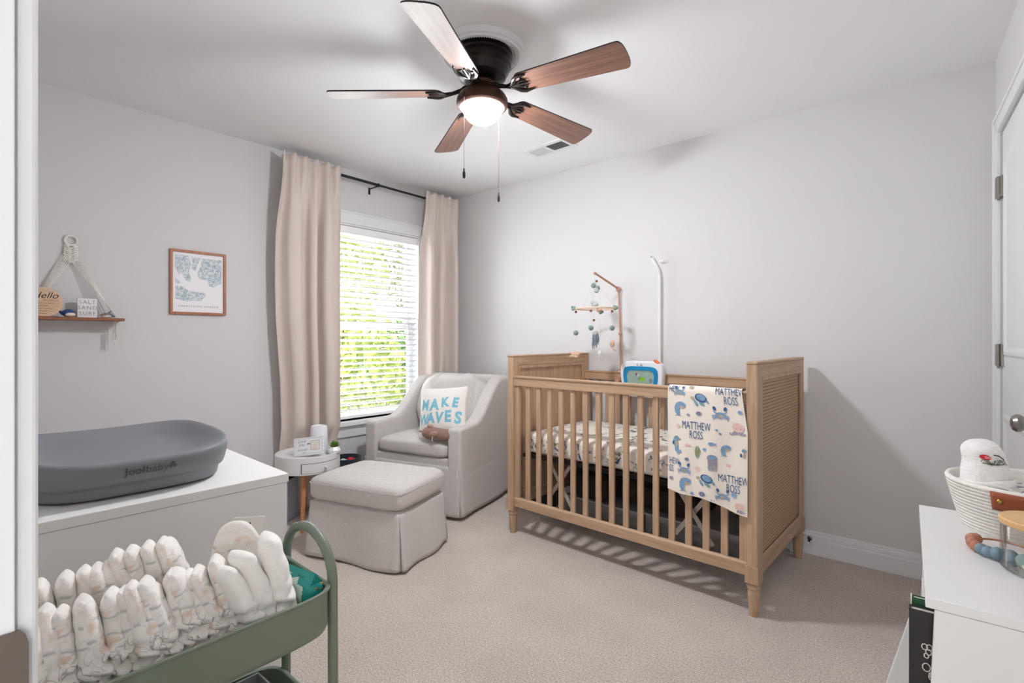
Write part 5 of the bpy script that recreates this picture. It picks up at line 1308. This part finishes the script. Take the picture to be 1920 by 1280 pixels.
# books standing on the upper shelf
t = thing('picture_book', 'black book with white line drawing sticking out of the bookcase', 'book', (.008, 1.093, .573), R_(3))
bk = MB(); bk.box(-.028, .11, 0, .002, 0, .142); bk.box(-.028, .11, .016, .018, 0, .142); bk.box(-.029, -.026, 0, .018, 0, .142); bk.build('cover', 'bookblack', t, bevel=.0008)
bx('pages', 'pages', t, -.026, .107, .002, .016, .002, .139, bevel=0)
b = MB(); rnd = random.Random(4); q = lambda x, y: (x, -.0006, y)
for k in range(26):
    x = rnd.uniform(-.014, .026); y = .03 + rnd.random() * .085; x += .012 * abs((y - .07) / .05)
    r = rnd.uniform(.003, .006); pts = [(x + r * math.cos(j * .7), y + r * 1.3 * math.sin(j * .7)) for j in range(10)]
    put2d(b, stroke(pts, -.0008), q, 0)
put2d(b, ell(.03, .065, .016, .03), q, 0)
b.build('line_art', 'doodle', t)
t = thing('picture_book', 'green book with pale edge just behind the black book', 'book', (.011, 1.118, .573), R_(2))
bk = MB(); bk.box(-.028, .11, 0, .002, 0, .152); bk.box(-.028, .11, .010, .012, 0, .152); bk.box(-.029, -.026, 0, .012, 0, .152); bk.build('cover', ['bookgreen'], t, bevel=.0008)
bx('pages', 'pages', t, -.026, .107, .002, .010, .002, .150, bevel=0)
MB().box(-.0305, -.0291, -.001, .013, 0, .153).build('spine_edge', 'cream', t)

# rope basket
ZU = .751
BC = (.175, 1.552)
rb = thing('rope_basket', 'oval white rope basket with brown leather handle on the bookcase', 'basket', (BC[0], BC[1], ZU))
b = MB(); pf = [(0, 0)]
nr = 15
for k in range(nr):
    f = k / (nr - 1); k1 = .80 + .22 * f ** .8; z = .004 + .104 * f
    for a in (-60, 0, 60): pf.append((k1 + .022 * math.cos(R_(a)), z + .0045 * math.sin(R_(a)) / .87))
pf += [(1.02, .113), (.99, .114), (.97, .110)]
for k in range(6): pf.append((.97 - .17 * k / 5 * 1, .11 - .10 * k / 5))
b.lathe(pf, 56, sx=.135, sy=.132); b.build('body', 'rope', rb, sharp=180)
ha = math.atan2(-.42, -.62)
def hb(u, v):
    a = ha + (u - .5) * 1.05; r = 1.02 + .02; z = .110 + .040 * v - .0
    zz = .070 + .038 * v; kk = (.80 + .22 * max(0, (zz - .004) / .104) ** .8) + .035
    return (.135 * kk * math.cos(a), .132 * kk * math.sin(a), zz)
ha = R_(-90)
MB().grid(hb, 24, 4).build('leather_handle', 'leather', rb, solid=.004)
pv = Vector(hb(.10, .5)); MB().sph(pv * 1.01, (.006, .006, .006), 12, 8).build('rivet', 'brass', rb)
# rolled towel
t = thing('hooded_towel', 'rolled white hooded towel with red embroidery in the rope basket', 'towel', (.104, 1.512, ZU + .098), R_(-4))
def hr(z):
    f = max(0, min(1, z / .104)); r = .043 - .011 * f
    return r * (math.sqrt(max(0, 1 - ((f - .72) / .28) ** 2)) if f > .72 else 1)
def tw(u, v):
    z =   .104 * (v if v < .6 else .6 + .4 * math.sin((v - .6) / .4 * PI / 2)); a = 2 * PI * u; r = hr(z)
    return (r * math.cos(a) - .010 * z / .104, r * 1.1 * math.sin(a), z)
b = MB(); b.grid(tw, 44, 30, closeu=True)
b.grid(lambda u, v: (lambda a, q: ((.044 + .006 * math.cos(q)) * math.cos(a), (.044 + .006 * math.cos(q)) * 1.1 * math.sin(a), .008 + .016 * math.cos(a + .5) * .6 + .011 * math.sin(q)))(2 * PI * u, 2 * PI * v), 44, 10, closeu=True, closev=True)
b.build('hood', 'terry', t, disp=lambda c: .0045 * nz(c.x, c.y, c.z, 28), sharp=180)
sp_ = MB(); pts = []
for j in range(60): a = j * .36; r = .004 + .00050 * j; pts.append((.018 + r * math.cos(a) * 1.15, -.050, -.012 + r * math.sin(a) * .8))
sp_.grid(lambda u, v: (lambda p: (p[0], p[1] + .07 * v, p[2]))(pts[int(round(u * 59))]), 59, 4); sp_.build('rolled_edge', 'terry', t, solid=.0030, disp=lambda c: .001 * nz(c.x, c.y, c.z, 90))
def qh(x, y):
    z = .068 + y; r = hr(z) + .0042; a = R_(-68) + x / r
    return (r * math.cos(a) - .010 * z / .104, r * 1.1 * math.sin(a), z)
b = MB()
put2d(b, ell(-.010, .004, .010, .0055, -.1, 14), qh, 0)
for k in range(8): put2d(b, stroke([(-.018 + .0055 * k + j * .003, -.006 + .006 * math.sin(j * 1.3 + k)) for j in range(5)], -.0008), qh, 1 if k % 3 else 2)
put2d(b, stroke([(-.016, -.008), (0, -.0095), (.016, -.010), (.024, -.008)], -.0009), qh, 1); put2d(b, stroke([(.004, .010), (.014, .008), (.024, .0)], -.0012), qh, 1)
put2d(b, text2d('GG', .007), lambda x, y: tuple(Vector(qh(x, y)) + Vector((0, -.0005, 0))), 3, -.006, .004)
b.build('embroidery', ['redth', 'ink', 'greenp', 'white'], t)
for i, (x, y, z, rz, r, L, lb, m_) in enumerate(((.178, 1.500, .072, 25, .034, .055, 'white muslin roll with grey stripes beside the towel in the basket', 'cushw'), (.225, 1.575, .080, 60, .034, .05, 'patterned white muslin roll at the back right of the basket', 'ivory'), (.150, 1.60, .065, 80, .034, .05, 'soft white cloth roll behind the hooded towel in the basket', 'terry'))):
    t = thing('rolled_cloth', lb, 'rolled cloth', (x, y, ZU + z), R_(rz), 'rolled cloths in the rope basket')
    b = MB()
    def rl(u, v, r=r, L=L):
        a = u * 2 * PI * 3.2; rad = r * (.25 + .75 * u); return (rad * math.cos(a), L * (v - .5) * 2, rad * math.sin(a) * .85)
    b.grid(rl, 110, 10); b.build('roll', m_, t, solid=.005, sharp=180, disp=lambda c: .003 * nz(c.x, c.y, c.z, 40))
    b = MB()
    for k in range(4):
        yy = -L + .012 + k * .025
        b.tube([((r + .0035) * math.cos(a * PI / 14), yy + .004 * math.sin(a), (r + .0035) * .85 * math.sin(a * PI / 14)) for a in range(28)], .0012, 5, closed=True)
    b.build('stripe', 'greyp', t)
t = thing('knit_bootie', 'small white crocheted item standing at the far side of the basket', 'knitwear', (.240, 1.60, ZU + .125))
b = MB()
for k in range(5): b.torus((0, 0, k * .008), .018 - .001 * k, .0055, 20, 8)
b.build('crochet', 'rope', t)

# teether ring
t = thing('teething_ring', 'teething ring of clay and dusty blue beads in front of the basket', 'teether', (.118, 1.380, ZU))
E0 = (0, 0); n = 0
spec = [(205, 'sili_r'), (185, 'sili_r'), (165, 'sili_r'), (222, 'sili_b'), (238, 'sili_b'), (256, 'sili_b'), (278, 'sili_b'), (148, 'sili_r')]
for a, m_ in spec:
    big = .0125 if a in (256, 278, 165) else .0108
    MB().sph((.044 * math.cos(R_(a)), .052 * math.sin(R_(a)), big), (big, big, big), 18, 12).build('bead', m_, t)
MB().tube([(.044 * math.cos(R_(a)), .052 * math.sin(R_(a)), .009) for a in range(-80, 150, 12)], .0022, 6).build('cord', 'sili_r', t)
MB().torus((.044 * math.cos(R_(20)) + .02, .02, .006), .024, .0045, 28, 8).build('wooden_ring', 'bamboo', t)

# glass jar of pacifiers
jr = thing('glass_jar', 'clear glass jar with bamboo lid holding pacifiers, right edge', 'jar', (.163, 1.300, ZU))
RJ = .056
MB().lathe([(0, .001), (RJ - .004, .001), (RJ, .005), (RJ, .082), (RJ - .001, .084), (RJ - .0025, .082), (RJ - .0025, .008), (RJ - .006, .005), (0, .005)], 44).build('glass', 'glass', jr)
lid = MB().lathe([(0, .0845), (RJ + .001, .0845), (RJ + .002, .087), (RJ + .002, .094), (RJ, .096), (0, .096)], 44).build('lid', 'bamboo', jr)
MB().lathe([(0, .096), (.008, .096), (.009, .108), (.007, .110), (0, .110)], 16).build('knob', 'bamboo', lid)
rnd = random.Random(8)
pc = [('sili_g', 'sage green'), ('sili_a', 'pale blue'), ('sili_c', 'cream'), ('sili_b', 'dusty blue'), ('sili_c', 'ivory')]
pl = [(-.018, -.012, .020, 80, 10, 0), (.0, -.020, .045, 60, 40, 30), (-.014, -.018, .012, 10, 0, 60), (.016, .0, .055, 30, 70, 10), (.012, .016, .018, 20, 10, 120)]
for (m_, cn), (x, y, z, a, b2, c2_) in zip(pc, pl):
    t = thing('pacifier', cn + ' silicone pacifier inside the glass jar', 'pacifier', (.163 + x, 1.300 + y, ZU + z), (R_(a), R_(b2), R_(c2_)), 'pacifiers in the glass jar')
    MB().sph((0, 0, 0), (.019, .014, .0035), 22, 8).build('shield', m_, t)
    b = MB(); b.sph((0, 0, .014), (.007, .006, .009), 14, 10); b.tube([(0, 0, 0), (0, 0, .01)], .004, 8); b.build('nipple', 'sili_a' if m_ != 'sili_a' else 'sili_g', t)
    MB().torus((0, 0, -.008), .011, .0018, 20, 6, axis=1).build('ring_handle', m_, t)
